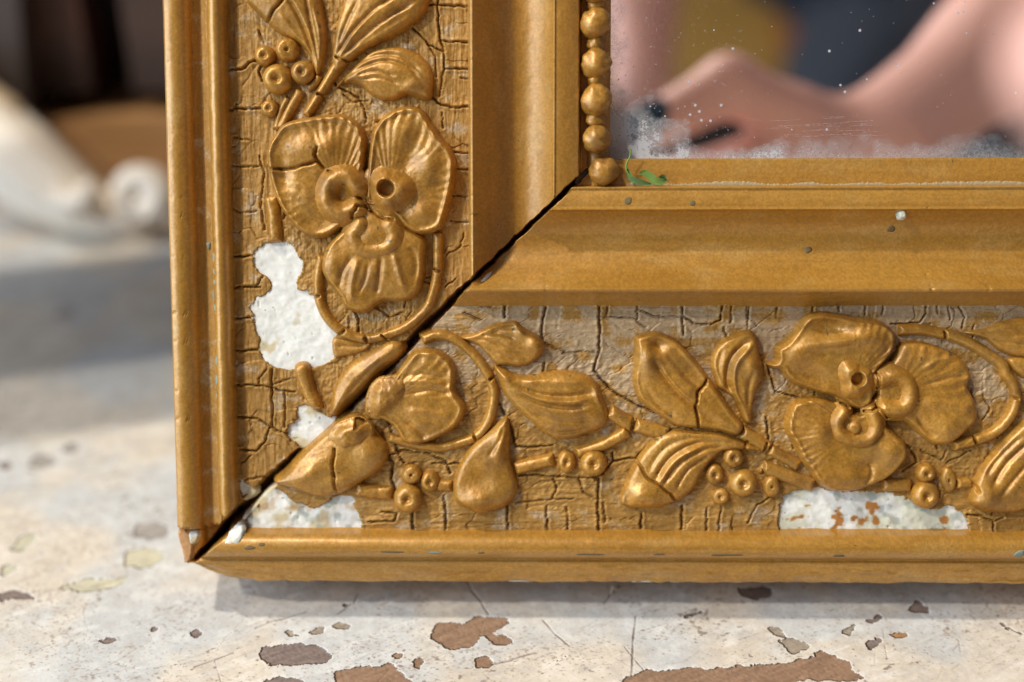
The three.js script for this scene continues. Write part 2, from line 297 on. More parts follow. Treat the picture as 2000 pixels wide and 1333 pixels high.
part('edge_moulding', railSheet(true, outerLow, 4, 1720, 4400, (a, c, w) => {
  let z = wobble(a, c, w), k = c;
  if (c < 34) { k += 38 * (clamp(1 - (a - 10) / 130) ** 1.6) * sst(36, -6, c) + (c < 4 && w > -60 ? 2.6 * sn(a / 22, 7, 4) : 0); if (w > -40) z += 3.4 * sn(a / 30, c / 8, 4) * sst(36, 18, c); }
  return [a, k, z];
}, DEEP), M.bronze, lowRail);

// ---- the cracked ground of each rail, with the losses let into it
const losses = [
  { name: 'exposed_plaster', rail: 0, z: -3, rough: 2.6, label: 'large white patch of bare plaster filler', o: [[174,664],[201,669],[221,664],[232,660],[237,643],[246,630],[244,613],[237,600],[236,579],[260,569],[273,559],[277,535],[289,515],[303,498],[310,485],[310,461],[307,441],[288,431],[271,423],[255,431],[227,420],[196,423],[176,434],[164,451],[160,475],[154,502],[149,522],[147,546],[159,559],[175,566],[186,579],[183,596],[166,606],[156,616],[153,637],[161,654]] },
  { name: 'exposed_plaster', rail: 0, z: -6, rough: 2.6, label: 'small stained plaster loss at the mitre', o: [[232,341],[246,348],[273,334],[284,327],[302,321],[292,307],[267,282],[247,266],[229,270],[218,279],[213,307],[232,317]] },
  { name: 'exposed_plaster', rail: 0, z: -4, rough: 2, o: [[119,194],[131,185],[143,175],[131,167],[119,163]] },
  { name: 'exposed_plaster', rail: 1, z: -5, rough: 2.6, label: 'stained white plaster loss at the corner', o: [[124,113],[150,145],[171,169],[188,180],[205,166],[218,156],[239,145],[270,140],[288,153],[308,163],[339,161],[340,146],[348,131],[352,114],[352,96],[320,93],[252,95],[183,96],[129,96]] },
  { name: 'exposed_plaster', rail: 1, z: -5, rough: 2.6, label: 'long pale green plaster loss under the pansy', o: [[1187,136],[1193,167],[1220,179],[1260,181],[1310,175],[1360,175],[1401,173],[1451,152],[1482,139],[1512,147],[1547,132],[1553,111],[1553,92],[1463,91],[1363,91],[1262,92],[1188,93]] },
];
for (const l of losses) { l.poly = smooth(l.o, 3); l.box = bbox(l.poly, 12); }
const relief = (low, x, y) => {
  const fibre = low ? sn(x / 46, y / 6.5, 3) : sn(x / 6.5, y / 46, 3), peb = sn(x / 8, y / 8, 2);
  const edge = low ? Math.min(y - 94, 560 - y) : Math.min(x - 110, 574 - x), core = sst(60, 130, edge + 40 * sn(x / 60, y / 60, 2));
  return mix(1.7 * fibre + 0.5 * peb, 2.2 * peb + 0.4 * fibre, core) + 2 * sn(x / 70, y / 70, 2);
};
// the ground has broken into small uneven plates: each sits a little higher or lower, with a fine crease between
const plates = (low, x, y) => {
  const X = low ? x / 84 : x / 66, Y = low ? y / 62 : y / 84, wx = X + 0.07 * sn(x / 18, y / 18, 2), wy = Y + 0.07 * sn(x / 18 + 50, y / 18, 2), i = Math.floor(wx), j = Math.floor(wy);
  let d1 = 9, d2 = 9, id = 0;
  for (let a = -1; a <= 1; a++) for (let b = -1; b <= 1; b++) {
    const cx = i + a + 0.5 + 0.75 * (hash(i + a, j + b) - 0.5), cy = j + b + 0.5 + 0.75 * (hash(i + a + 91, j + b) - 0.5), d = Math.max(Math.abs(wx - cx), Math.abs(wy - cy));
    if (d < d1) { d2 = d1; d1 = d; id = hash(i + a + 7, j + b + 3); } else if (d < d2) d2 = d;
  }
  const deep = hash(i + 31, j) > 0.45 ? 2.4 : 0.8;
  return (id - 0.5) * 3 - deep * (1 - sst(0, 0.035, d2 - d1));
};
const groundAt = (low, x, y) => {
  let z = relief(low, x, y) + plates(low, x, y) + sample(liftG, x, y) - sample(crackG, x, y);
  for (const l of losses) if ((l.rail === 1) === low && x > l.box[0] && x < l.box[1] && y > l.box[2] && y < l.box[3]) { const sd = sdPoly(l.poly, x, y) + 4 * sn(x / 12, y / 12, 3) + 3 * sn(x / 4.4, y / 4.4, 2); z = mix(z, -20, sst(-1.5, 2.5, sd)); }
  return z;
};
const span = (a, b, st) => Array.from({ length: Math.round((b - a) / st) + 1 }, (_, k) => [mix(a, b, k / Math.round((b - a) / st)), 0]);
part('cracked_panel', railSheet(false, span(108, 578, 2), 2, 1160, 5000, (a, c) => [a, c, groundAt(false, c, a)]), M.ground, leftRail);
part('cracked_panel', railSheet(true, span(92, 566, 2).reverse(), 2, 1700, 4400, (a, c) => [a, c, groundAt(true, a, c)]), M.ground, lowRail, 'dusty cracked ground of the lower rail');
for (const l of losses) {
  part(l.name, field(...bbox(l.poly, 12), 2, (x, y) => sdPoly(l.poly, x, y) + 5, (x, y, sd) => sd < 0 ? l.z + sd * 3 : l.z + l.rough * sn(x / 34, y / 34, 3) + 0.3 * sn(x / 5, y / 5, 1) - (l.rough > 2 ? 3 * sst(0.94, 0.98, vn(x / 8, y / 8)) : 0), 4), M.plaster, l.rail ? lowRail : leftRail, l.label);
}
// chips of white and bare wood on the mouldings
function chip(name, outline, w, mat, rail, tilt = () => 0) {
  const p = smooth(outline, 4);
  part(name, field(...bbox(p, 4), 1.5, (x, y) => sdPoly(p, x, y) + 1.2 * sn(x / 4, y / 4, 2), (x, y, sd) => (sd < 0 ? sd * 2.5 : Math.min(1.6, sd)) + w + tilt(x, y) + 0.8 * sn(x / 6, y / 6, 2), 3), mat, rail);
}
chip('plaster_chip', [[89,72],[99,93],[118,110],[125,100],[118,74],[103,60],[93,62]], 36, M.plaster, lowRail, (x, y) => -0.02 * (y - 75) ** 2);
chip('plaster_chip', [[14,90],[31,92],[29,79],[18,69]], 7, M.plaster, leftRail);
chip('bare_wood', [[-8,94],[15,88],[18,69],[13,38],[7,31],[-1,56]], 5, M.rawWood, leftRail);
chip('plaster_chip', [[595,592],[606,606],[620,615],[614,603],[602,592]], -1.5, M.plaster, lowRail, (x, y) => cove(clamp((729 - y) / 149)));
chip('plaster_chip', [[1395,721],[1401,726],[1408,721],[1407,714],[1399,713]], 23, M.plaster, lowRail);

M.grime = new THREE.MeshStandardMaterial({ color: 0x6e5a38, roughness: 0.85 }); M.verdigris = new THREE.MeshStandardMaterial({ color: 0x838a7a, roughness: 0.85 });
const onBead = (rail, x, y) => rail ? 2 + 38 * half(clamp((97 - y) / 51 * 0.94)) - 2 * (97 - y) / 51 : 2 + 34 * half(clamp((112 - x) / 38)) - 4 * (112 - x) / 38;
function fleck(name, c, rx, ry, w, mat, rail) {
  const o = []; for (let k = 0; k < 7; k++) { const t = k / 7 * 6.283, q = 0.6 + 0.6 * rnd(); o.push([c[0] + rx * q * Math.cos(t), c[1] + ry * q * Math.sin(t)]); }
  const p = smooth(o, 3);
  part(name, field(...bbox(p, 2), 1.2, (x, y) => sdPoly(p, x, y), (x, y, sd) => w(x, y) + Math.min(0.9, sd * 0.8), 1), mat, rail);
}
for (const [c, rx, ry] of [[[79,637], 3, 9], [[78,612], 2.5, 6], [[79,591], 3, 5], [[74,565], 4, 12], [[79,541], 4, 6], [[78,476], 4, 6], [[80,439], 4, 9], [[76,399], 5, 9], [[76,369], 3, 5], [[64,662], 3, 6]]) fleck('worn_fleck', c, rx, ry, (x, y) => onBead(0, x, y) + 0.5, M.verdigris, leftRail);
for (const [c, rx, ry, m] of [[[142,71], 12, 4, 0], [[164,77], 7, 4, 0], [[419,63], 24, 2.5, 0], [[505,61], 16, 2, 1], [[595,61], 9, 2, 0], [[946,59], 14, 2, 0], [[1296,56], 12, 2.5, 0], [[1643,63], 10, 8, 1], [[806,58], 26, 1.6, 0], [[1076,57], 30, 1.6, 0]]) fleck('worn_fleck', c, rx, ry, (x, y) => onBead(1, x, y) + 0.5, m ? M.verdigris : M.grime, lowRail);
for (const [x, l] of [[650, 8], [705, 22], [760, 12], [838, 10], [930, 9], [1015, 26], [1100, 12], [1180, 8], [1265, 30], [1330, 18], [1720, 6], [1980, 10]]) fleck('plaster_fleck', [x - 345, -11], l, 2.4, (u, v) => -10 - Math.max(0, -8 - v) * 2, M.plaster, lowRail);
for (const [c, r] of [[[880,746], 8], [[1002,742], 7], [[1230,651], 6], [[1389,692], 7]]) fleck('dirt_spot', c, r, r * 0.9, (x, y) => (y > 734 ? 12 + 10 * Math.sin((768 - y) / 34 * 1.6) : cove((729 - y) / 149)) + 0.6, M.grime, lowRail);

// loose grey dust lying in the corners of the ledges
M.dust = new THREE.MeshStandardMaterial({ color: 0xa38f6c, roughness: 1 });
function dustLine(x0, x1, y, wid, w) {
  const wide = (x) => wid * (0.35 + 1.1 * fbm(x / 40 + y, 5, 3)) * sst(0.3, 0.5, fbm(x / 110 + 3, y, 3));
  part('dust_line', field(x0, x1, y - 3, y + wid * 1.6, 1.6, (u, v) => Math.min(wide(u) - (v - y) + 2.5 * sn(u / 3, v / 3, 2), v - y + 3), (u, v, sd) => w(v) + (sd < 0 ? sd * 1.5 : Math.min(1, sd * 0.4)) + 0.5 * sn(u / 3, v / 3, 2), 1), M.dust, lowRail).userData.kind = 'stuff';
}
dustLine(880, 1690, 777, 6, (v) => -20 + 7 * (828 - v) / 52 + 0.8);

// ---- ornament
function ornament(name, parent, outline, o = {}) {
  const p = smooth(outline, 5), { H = 16, b = 11, dome = 9, rim = 0, z0 = 0, bumps = [], strokes = [], radial, dish = 0, noise = 1.3, reach = 60, cell = 2, cut } = o;
  const bs = bumps, st = strokes.map((s) => ({ p: smooth(s[0], 4, false), w: s[1], d: s[2], box: bbox(s[0], 3 * s[1] + 6) }));
  return part(name, field(...bbox(p, 6), cell, (x, y) => sdPoly(p, x, y), (x, y, sd) => {
    if (sd < 0) return z0 + sd * 2.6;
    let z = z0 + H * Math.sqrt(1 - (1 - Math.min(sd / b, 1)) ** 2);
    const m = Math.min(sd / reach, 1), inn = sst(0, b, sd);
    z += 1.35 * dome * Math.sin(m * Math.PI / 2) - dish * sst(8, 34, sd);
    if (rim) z += rim * Math.exp(-(((sd - 8) / 5) ** 2));
    for (const [c, rx, ry, an, h] of bs) { const ca = Math.cos(an), sa = Math.sin(an), dx = x - c[0], dy = y - c[1]; z += 1.5 * inn * h * Math.exp(-(((dx * ca + dy * sa) / rx) ** 2) - ((-dx * sa + dy * ca) / ry) ** 2); }
    for (const s of st) if (x > s.box[0] && x < s.box[1] && y > s.box[2] && y < s.box[3]) { const [d, t] = dLine(s.p, x, y); if (d < 3 * s.w) z += 1.05 * inn * s.d * Math.exp(-((d / s.w) ** 2)) * Math.min(1, 6 * t + 0.2, 6 * (1 - t) + 0.2); }
    if (radial) for (const r of [].concat(radial)) { const an = Math.atan2(y - r.c[1], x - r.c[0]), q = r.from === undefined ? 1 : sst(0.35, 0, Math.abs(Math.atan2(Math.sin(an - r.from), Math.cos(an - r.from))) - r.wide); z += 0.55 * q * r.amp * Math.sin(an * r.n + 3 * sn(an * 4, sd / 40, 2)) * sst(3, 10, sd) * Math.exp(-sd / r.len); }
    z += inn * noise * (1.7 * sn(x / 34, y / 34, 2) + 0.45 * sn(x / 9, y / 9, 2));
    return z - sample(crackO, x, y);
  }, 4), M.relief, parent);
}
function stem(name, parent, pts, hw, H, z0 = 0, taper = 1, soft) {
  const p = smooth(pts, 6, false), n = p.length - 1, dir = (a, b) => { const l = Math.hypot(b[0] - a[0], b[1] - a[1]) || 1; return [(b[0] - a[0]) / l, (b[1] - a[1]) / l]; }, d0 = dir(p[0], p[2]), d1 = dir(p[n], p[n - 2]);
  return part(name, field(...bbox(p, hw + 6), 2, (x, y) => {
    const [d, t] = dLine(p, x, y); let sd = hw * mix(1, taper, t) - d;
    if (!soft) { if (t < 0.15) sd = Math.min(sd, (x - p[0][0]) * d0[0] + (y - p[0][1]) * d0[1] + 2 + 1.5 * sn(x / 5, y / 5, 2)); if (t > 0.85) sd = Math.min(sd, (x - p[n][0]) * d1[0] + (y - p[n][1]) * d1[1] + 2 + 1.5 * sn(x / 5, y / 5, 2)); }
    return sd;
  }, (x, y, sd) => {
    if (sd < 0) return z0 + sd * (soft ? 1.2 : 2.6);
    const q = Math.min(sd / hw, 1);
    return z0 + H * (soft ? Math.sin(q * Math.PI / 2) : Math.sqrt(Math.max(0, 1 - (1 - q) ** 2))) + sst(0, 5, sd) * (1.3 * sn(x / 14, y / 14, 3)) - sample(crackO, x, y);
  }, 4), M.relief, parent);
}
let berryN = 0;
function berry(parent, c, r, o = {}) {
  const { hole = 0.34, ry = r, an = 0, h = 0.95, tx = (hash(berryN, 5) - 0.5) * 0.3, ty = (hash(berryN++, 9) - 0.5) * 0.3 } = o, k = hole, prof = [];
  for (const [q, z] of [[0, 0.7], [0.12 * k / 0.34, 0.71], [0.22 * k / 0.34, 0.8], [0.32 * k / 0.34, 0.92], [0.44 * k / 0.34, 0.98], [0.62, 0.93], [0.78, 0.78], [0.9, 0.58], [0.98, 0.32], [1, 0], [1, -0.3]]) prof.push(new THREE.Vector2(q * r, z * r * h));
  const g = new THREE.LatheGeometry(new THREE.SplineCurve(prof).getPoints(26), 28); g.rotateX(Math.PI / 2);
  const a = g.attributes.position, pos = [];
  for (let i = 0; i < a.count; i++) {
    let x = a.getX(i), y = a.getY(i) * ry / r, z = a.getZ(i);
    const t = Math.atan2(y, x); z += r * 0.05 * sn(Math.cos(t) * 2 + c[0], Math.sin(t) * 2 + c[1], 2) + x * tx + y * ty;
    pos.push(c[0] + x * Math.cos(an) - y * Math.sin(an), c[1] + x * Math.sin(an) + y * Math.cos(an), z);
  }
  return part('berry', meshFrom(pos, [...g.index.array].map((_, i, s) => s[i - (i % 3) + [0, 2, 1][i % 3]])), M.relief, parent);
}
// the raised eye of a pansy petal: a ring with a hole, or a horseshoe open towards `open`
function eye(parent, c, r, o = {}) {
  const { rx = r, ry = r, an = 0, z0 = 22, H = 22, hole = 0.36, deep = 26, open, openW = 0.7, hc = [0, 0], lobes = 0 } = o, ca = Math.cos(an), sa = Math.sin(an);
  return part('petal_eye', field(c[0] - r * 1.6, c[0] + r * 1.6, c[1] - r * 1.6, c[1] + r * 1.6, 1.6, (x, y) => {
    const dx = x - c[0], dy = y - c[1], u = (dx * ca + dy * sa) / rx, v = (-dx * sa + dy * ca) / ry, t = Math.atan2(dy, dx);
    return (1 + lobes * Math.sin(3 * t + 1) * 0.08 + 0.05 * sn(Math.cos(t) * 2 + c[0], Math.sin(t) * 2, 2) - Math.hypot(u, v)) * r;
  }, (x, y, sd) => {
    if (sd < 0) return z0 + sd * 1.6;
    const dx = x - c[0] - hc[0], dy = y - c[1] - hc[1], d = Math.hypot(dx, dy) / r;
    let z = z0 - 2 + 0.85 * H * sst(-2, r * 0.72, sd);
    if (hole) z -= deep * (1 - sst(hole * 0.45, hole * 1.15, d));
    if (open !== undefined) { const t = Math.atan2(dy, dx), w = Math.abs(Math.atan2(Math.sin(t - open), Math.cos(t - open))); z -= deep * 0.95 * (1 - sst(openW * 0.45, openW, w)) * sst(0.05, 0.3, d); }
    return z + 1.6 * sn(x / 12, y / 12, 3);
  }, 3), M.relief, parent);
}
const group = (name, parent, label) => { const g = new THREE.Group(); g.name = name; parent.add(g); if (label) g.userData.label = label; return g; };
const G = (c, rx, ry, deg, h) => [c, rx, ry, R(deg), h];

// side rail: leaves and berries above the pansy
ornament('leaf', leftRail, [[151,1126],[167,1107],[189,1084],[212,1065],[238,1053],[257,1039],[271,1020],[278,997],[283,985],[292,1003],[299,1029],[303,1061],[298,1097],[290,1144],[260,1182],[201,1173],[157,1150]], { H: 15, dome: 12, strokes: [[[[282,996],[273,1040],[256,1088],[230,1135]], 4, -6], [[[288,1001],[281,1049],[272,1097],[265,1145]], 3, -5], [[[294,1021],[291,1068],[280,1116]], 3, 3], [[[265,1030],[243,1064],[215,1102]], 5, 3]] });
ornament('leaf', leftRail, [[313,1011],[314,1030],[321,1077],[330,1106],[341,1140],[367,1182],[435,1193],[490,1162],[500,1129],[489,1102],[465,1080],[436,1060],[386,1038],[355,1018],[333,999],[320,992]], { H: 17, dome: 10, strokes: [[[[321,1019],[355,1066],[405,1112],[444,1138]], 4, -7], [[[329,1017],[377,1060],[432,1098],[475,1121]], 4, -6], [[[326,1040],[346,1087],[366,1125]], 4, -4], [[[345,1022],[404,1056],[463,1091]], 5, 3], [[[341,1043],[381,1087],[414,1121]], 4, 3]] });
ornament('leaf', leftRail, [[301,948],[315,961],[333,980],[356,1003],[386,1029],[415,1038],[448,1038],[479,1025],[498,1006],[506,982],[505,957],[500,939],[481,939],[454,947],[435,939],[411,938],[388,947],[369,964],[346,971],[325,966]], { H: 16, dome: 10, strokes: [[[[327,973],[364,997],[413,1012],[462,997],[485,970]], 4, -6], [[[354,1005],[403,1023],[452,1016],[487,985]], 4, -5], [[[358,984],[398,992],[434,982]], 3, -5], [[[370,978],[408,979],[440,968]], 3, -4], [[[341,986],[379,1007],[418,1016]], 3, 3]], bumps: [G([461,958], 26, 16, 20, 6)] });
stem('stem', leftRail, [[328,1013],[309,985],[284,946],[261,911]], 11, 13, 0, 0.8);
stem('stem', leftRail, [[287,985],[275,968],[265,962]], 7, 8);
stem('stem', leftRail, [[249,956],[231,925],[210,886]], 9, 11);
stem('stem', leftRail, [[225,944],[213,920],[202,886]], 7, 8);
stem('stem', leftRail, [[190,755],[194,720],[197,669]], 13, 13);
let bc = group('berry_cluster', frame);
for (const [c, r, o] of [[[184,1023], 20], [[228,1034], 23, { hole: 0.22 }], [[256,992], 23], [[208,979], 29], [[191,924], 17]]) berry(bc, c, r, o);

let pansy = group('pansy_flower', frame, 'pansy with a vine ring under its lower petal');
stem('vine_ring', pansy, [[287,641],[279,601],[279,563],[290,530],[308,506],[327,492],[354,481],[381,479],[408,486],[442,499],[474,523],[494,547],[504,577],[511,613],[512,647],[512,684]], 10, 14);
ornament('petal', pansy, [[326,691],[302,667],[290,644],[286,617],[293,597],[308,577],[322,557],[330,541],[347,532],[363,529],[380,534],[395,547],[410,553],[431,552],[454,555],[475,570],[485,601],[488,644],[489,674],[459,695],[433,710],[400,732],[376,735],[351,718]], { H: 22, b: 12, dome: 8, rim: 2, strokes: [[[[350,641],[330,612],[322,582]], 5, -4], [[[405,641],[401,602],[394,567]], 5, -5], [[[429,646],[439,612],[448,577]], 6, 4], [[[360,632],[349,592],[345,552]], 6, 4], [[[380,627],[374,597],[359,567]], 4, -3], [[[459,661],[471,631],[470,597]], 6, -3]], bumps: [G([308,622], 18, 40, 0, 5)] });
stem('petal_eye', pansy, [[364,700],[352,679],[362,659],[389,650],[418,659],[431,679],[423,700]], 21, 15, 24, 1, true);
ornament('petal', pansy, [[200,874],[213,891],[227,899],[267,907],[306,912],[333,912],[356,901],[372,882],[377,859],[375,832],[373,803],[370,769],[374,741],[362,734],[352,715],[330,696],[302,679],[277,675],[253,684],[231,703],[214,725],[200,754],[190,788],[185,818],[184,837],[189,856]], { H: 22, b: 12, dome: 4, rim: 5, dish: 4, radial: [{ c: [318,767], n: 44, amp: 4.2, len: 26, from: R(75), wide: 0.62 }, { c: [318,767], n: 36, amp: 2.2, len: 22, from: R(165), wide: 0.8 }], bumps: [G([266,846], 40, 26, -10, 5), G([239,749], 30, 40, 20, 4), G([305,851], 18, 30, -20, 4), G([220,793], 14, 30, 10, -4)] });
ornament('petal', pansy, [[397,894],[418,914],[443,925],[467,927],[486,918],[504,891],[520,869],[538,849],[548,826],[548,797],[541,759],[531,720],[521,695],[499,683],[474,681],[450,693],[431,715],[401,730],[376,739],[374,769],[377,803],[382,846],[387,873]], { H: 24, b: 12, dome: 5, rim: 6, dish: 3, radial: [{ c: [421,767], n: 46, amp: 3.4, len: 30, from: R(72), wide: 0.5 }, { c: [421,767], n: 40, amp: 2.4, len: 24, from: R(5), wide: 0.6 }], bumps: [G([447,880], 26, 30, -20, 5), G([500,817], 20, 40, -20, 6), G([480,720], 30, 20, 20, 5), G([461,836], 14, 40, -20, -4)] });
stem('petal_eye', pansy, [[361,772],[343,792],[315,788],[301,761],[308,735],[332,723],[357,732]], 22, 19, 25, 1, true);
eye(pansy, [426,766], 54, { rx: 54, ry: 50, an: -0.6, z0: 25, H: 36, hole: 0.3, deep: 50, hc: [-9, 4], lobes: 1 });
ornament('leaf', leftRail, [[306,480],[332,478],[356,473],[382,471],[374,458],[350,449],[324,444],[310,440]], { H: 8, b: 8, dome: 3, strokes: [[[[311,466],[346,464],[376,467]], 4, -3]] });
ornament('broken_stem', leftRail, [[229,423],[243,433],[256,430],[262,407],[271,377],[283,344],[271,340],[258,345],[241,380]], { H: 17, b: 11, dome: 3 });
ornament('leaf', leftRail, [[299,331],[302,367],[316,402],[336,428],[364,448],[393,464],[422,477],[442,470],[442,454],[401,418],[365,382],[335,353],[309,329]], { H: 15, dome: 8, bumps: [G([386,427], 40, 14, 40, 6), G([330,361], 12, 30, -40, 4)], strokes: [[[[330,366],[366,407],[406,442]], 4, -3]] });

// bottom rail: the pansy cut by the mitre
pansy = group('pansy_flower', frame, 'pansy cut through by the open mitre joint');
stem('vine_ring', pansy, [[482,478],[510,487],[544,478],[574,455],[594,432],[613,400],[620,376],[618,351],[612,326],[600,302],[580,283],[555,274],[535,268],[515,264],[494,266],[460,272],[414,284]], 10, 14);
ornament('petal', pansy, [[463,456],[484,461],[511,458],[534,443],[545,423],[545,399],[544,382],[554,365],[564,348],[560,327],[547,307],[523,290],[492,276],[461,270],[441,276],[429,297],[419,310],[395,322],[368,334],[376,352],[402,383],[429,413]], { H: 20, dome: 7, rim: 4, radial: [{ c: [416,363], n: 40, amp: 3, len: 34, from: R(45), wide: 0.7 }], strokes: [[[[456,373],[496,381],[536,373]], 5, -4], [[[451,342],[496,337],[541,327]], 7, 4], [[[447,408],[487,413],[531,405]], 4, -3], [[[447,398],[486,398],[526,391]], 4, 3], [[[446,322],[476,297],[486,280]], 5, -4]] });
eye(pansy, [412,370], 42, { rx: 50, ry: 32, an: 0.75, z0: 24, H: 22, hole: 0, lobes: 1 });
ornament('petal', pansy, [[185,196],[209,219],[243,257],[278,288],[310,315],[335,332],[353,334],[374,317],[394,290],[411,267],[411,245],[390,215],[358,194],[321,174],[290,166],[263,168],[232,179],[202,188]], { H: 20, b: 14, dome: 9, bumps: [G([253,214], 40, 20, 35, 6), G([374,250], 22, 28, 0, 5), G([313,199], 30, 12, 10, 4)] });
eye(pansy, [340,292], 40, { rx: 44, ry: 32, an: 0.45, z0: 26, H: 20, hole: 0, open: R(60), openW: 0.5, deep: 12, hc: [8, 8] });
stem('stem', lowRail, [[348,181],[382,175],[417,173]], 14, 13);
bc = group('berry_cluster', frame);
for (const [c, r, o] of [[[457,211], 20, { hole: 0.2 }], [[494,197], 19, { ry: 22 }], [[450,164], 29]]) berry(bc, c, r, o);
stem('stem', lowRail, [[506,188],[536,187]], 12, 11);
ornament('leaf', lowRail, [[556,481],[587,492],[610,505],[637,512],[664,514],[671,507],[688,495],[708,485],[719,468],[715,451],[698,434],[671,424],[647,426],[624,429],[607,448],[587,468]], { H: 13, dome: 6, bumps: [G([674,497], 10, 12, 0, 8), G([700,470], 14, 22, 30, 7)], strokes: [[[[576,480],[611,477],[656,457],[686,442]], 4, -4], [[[591,485],[631,490],[664,480]], 4, -4], [[[606,462],[641,447],[671,436]], 4, -3], [[[616,492],[646,502],[666,502]], 5, -4]] });
ornament('leaf', lowRail, [[622,426],[641,421],[661,411],[688,409],[721,414],[758,418],[785,414],[805,407],[823,390],[835,362],[842,345],[844,321],[833,305],[806,294],[779,283],[752,280],[732,285],[705,305],[681,325],[661,345],[641,369],[630,396]], { H: 18, b: 13, dome: 12, strokes: [[[[661,390],[706,374],[765,370],[815,377]], 6, -7], [[[666,376],[706,357],[765,347],[805,352]], 5, -6], [[[666,384],[711,365],[765,359],[805,364]], 4, 4], [[[676,352],[716,330],[766,320],[815,324]], 5, -3], [[[716,302],[756,297],[806,304]], 4, -3], [[[676,400],[735,398],[795,396]], 8, 5]], bumps: [G([823,377], 8, 20, 15, 7), G([646,407], 12, 12, 0, 4)] });
ornament('leaf', lowRail, [[634,320],[646,326],[652,293],[651,266],[653,242],[660,215],[667,190],[663,170],[646,149],[616,137],[592,132],[565,142],[542,159],[538,187],[545,218],[559,245],[576,270],[599,290],[620,307]], { H: 18, b: 14, dome: 9, strokes: [[[[640,311],[630,281],[610,250]], 4, -4], [[[646,301],[644,271],[640,240]], 4, -3]], bumps: [G([590,164], 40, 16, 10, 8), G([600,210], 24, 24, 30, -5), G([630,261], 10, 30, -10, 5)] });
stem('stem', lowRail, [[846,336],[892,309]], 15, 15);
stem('stem', lowRail, [[898,309],[961,291]], 14, 14);
stem('stem', lowRail, [[882,296],[833,269],[784,254]], 13, 14, 0, 0.8);
stem('stem', lowRail, [[736,240],[696,231],[663,222]], 13, 14);
bc = group('berry_cluster', frame);
berry(bc, [763,237], 18, { ry: 23 }); berry(bc, [816,235], 27);
ornament('leaf', lowRail, [[895,485],[916,492],[938,494],[962,485],[982,472],[1002,451],[1019,432],[1036,408],[1054,384],[1074,357],[1091,333],[1108,313],[1106,298],[1096,289],[1062,298],[1025,303],[998,305],[971,311],[944,328],[923,343],[903,360],[893,384],[890,407],[892,431],[894,458]], { H: 18, b: 12, dome: 8, rim: 3, strokes: [[[[929,442],[959,397],[1004,352],[1055,317]], 6, -6], [[[954,452],[989,412],[1029,372]], 5, -3], [[[944,427],[979,382],[1024,347]], 3, 3], [[[917,382],[940,352],[975,327]], 5, -3]], bumps: [G([916,437], 16, 34, 10, 9), G([939,467], 16, 14, 0, -9), G([994,428], 18, 40, 40, -4)] });
ornament('leaf', lowRail, [[1115,497],[1129,488],[1135,468],[1138,449],[1145,425],[1144,405],[1134,381],[1128,357],[1125,333],[1122,314],[1112,314],[1101,333],[1091,357],[1074,374],[1057,384],[1050,405],[1043,425],[1046,451],[1062,475],[1086,488]], { H: 16, dome: 8, strokes: [[[[1117,480],[1081,443],[1073,403],[1082,372]], 6, -9], [[[1122,470],[1089,431],[1089,382],[1106,342]], 4, 5], [[[1064,462],[1057,428],[1063,398]], 4, -3], [[[1124,423],[1115,383],[1116,342]], 5, -4]], bumps: [G([1122,423], 14, 26, 15, 6)] });
ornament('leaf', lowRail, [[868,154],[874,184],[887,216],[902,243],[921,270],[944,291],[974,300],[1015,298],[1055,296],[1089,286],[1122,272],[1151,260],[1109,259],[1069,258],[1056,248],[1043,234],[1029,214],[1016,189],[1000,170],[979,156],[956,147],[925,144],[892,145]], { H: 17, b: 12, dome: 9, strokes: [[[[931,200],[966,251],[1015,276],[1085,276]], 5, -7], [[[946,190],[986,241],[1035,266],[1075,268]], 5, -7], [[[921,221],[956,269],[1005,286],[1055,284]], 5, -4], [[[975,185],[1001,226],[1041,251]], 4, -5], [[[940,195],[976,245],[1025,270]], 3, 4]], bumps: [G([919,170], 30, 18, -20, 8), G([881,165], 10, 16, 0, -4)] });
stem('stem', lowRail, [[1106,295],[1134,279],[1158,263]], 14, 14);
stem('stem', lowRail, [[1163,260],[1192,244],[1218,228]], 11, 11);
stem('stem', lowRail, [[1147,227],[1188,211],[1248,191]], 14, 13);
bc = group('berry_cluster', frame);
for (const [c, r, o] of [[[1090,246], 21], [[1054,212], 18, { ry: 22 }], [[1109,196], 28], [[1065,168], 18, { hole: 0.3 }], [[1165,188], 17, { ry: 22, hole: 0.2 }]]) berry(bc, c, r, o);
pansy = group('pansy_flower', frame, 'whole pansy with a vine ring beside it');
stem('vine_ring', pansy, [[1407,496],[1444,497],[1487,490],[1520,481],[1553,466],[1583,447],[1610,426],[1615,412],[1631,391],[1637,364],[1633,341],[1620,318],[1595,294],[1562,281],[1520,269]], 11, 15);
ornament('petal', pansy, [[1366,408],[1381,425],[1397,448],[1409,471],[1434,476],[1464,471],[1491,461],[1517,448],[1537,431],[1546,408],[1541,388],[1552,366],[1561,343],[1559,319],[1544,302],[1525,283],[1503,271],[1477,273],[1454,289],[1431,309],[1400,326],[1374,329],[1362,352],[1361,378]], { H: 20, b: 12, dome: 6, radial: [{ c: [1394,373], n: 34, amp: 3, len: 40, from: R(20), wide: 0.6 }], strokes: [[[[1453,393],[1497,405],[1536,408]], 5, -4], [[[1447,423],[1486,443],[1515,441]], 4, 3], [[[1449,358],[1498,353],[1548,343]], 8, 4], [[[1440,333],[1460,305],[1481,288]], 6, -4]], bumps: [G([1500,308], 24, 22, 0, 5)] });
stem('petal_eye', pansy, [[1367,403],[1394,411],[1418,397],[1425,370],[1411,347],[1377,345]], 20, 20, 22, 1, true);
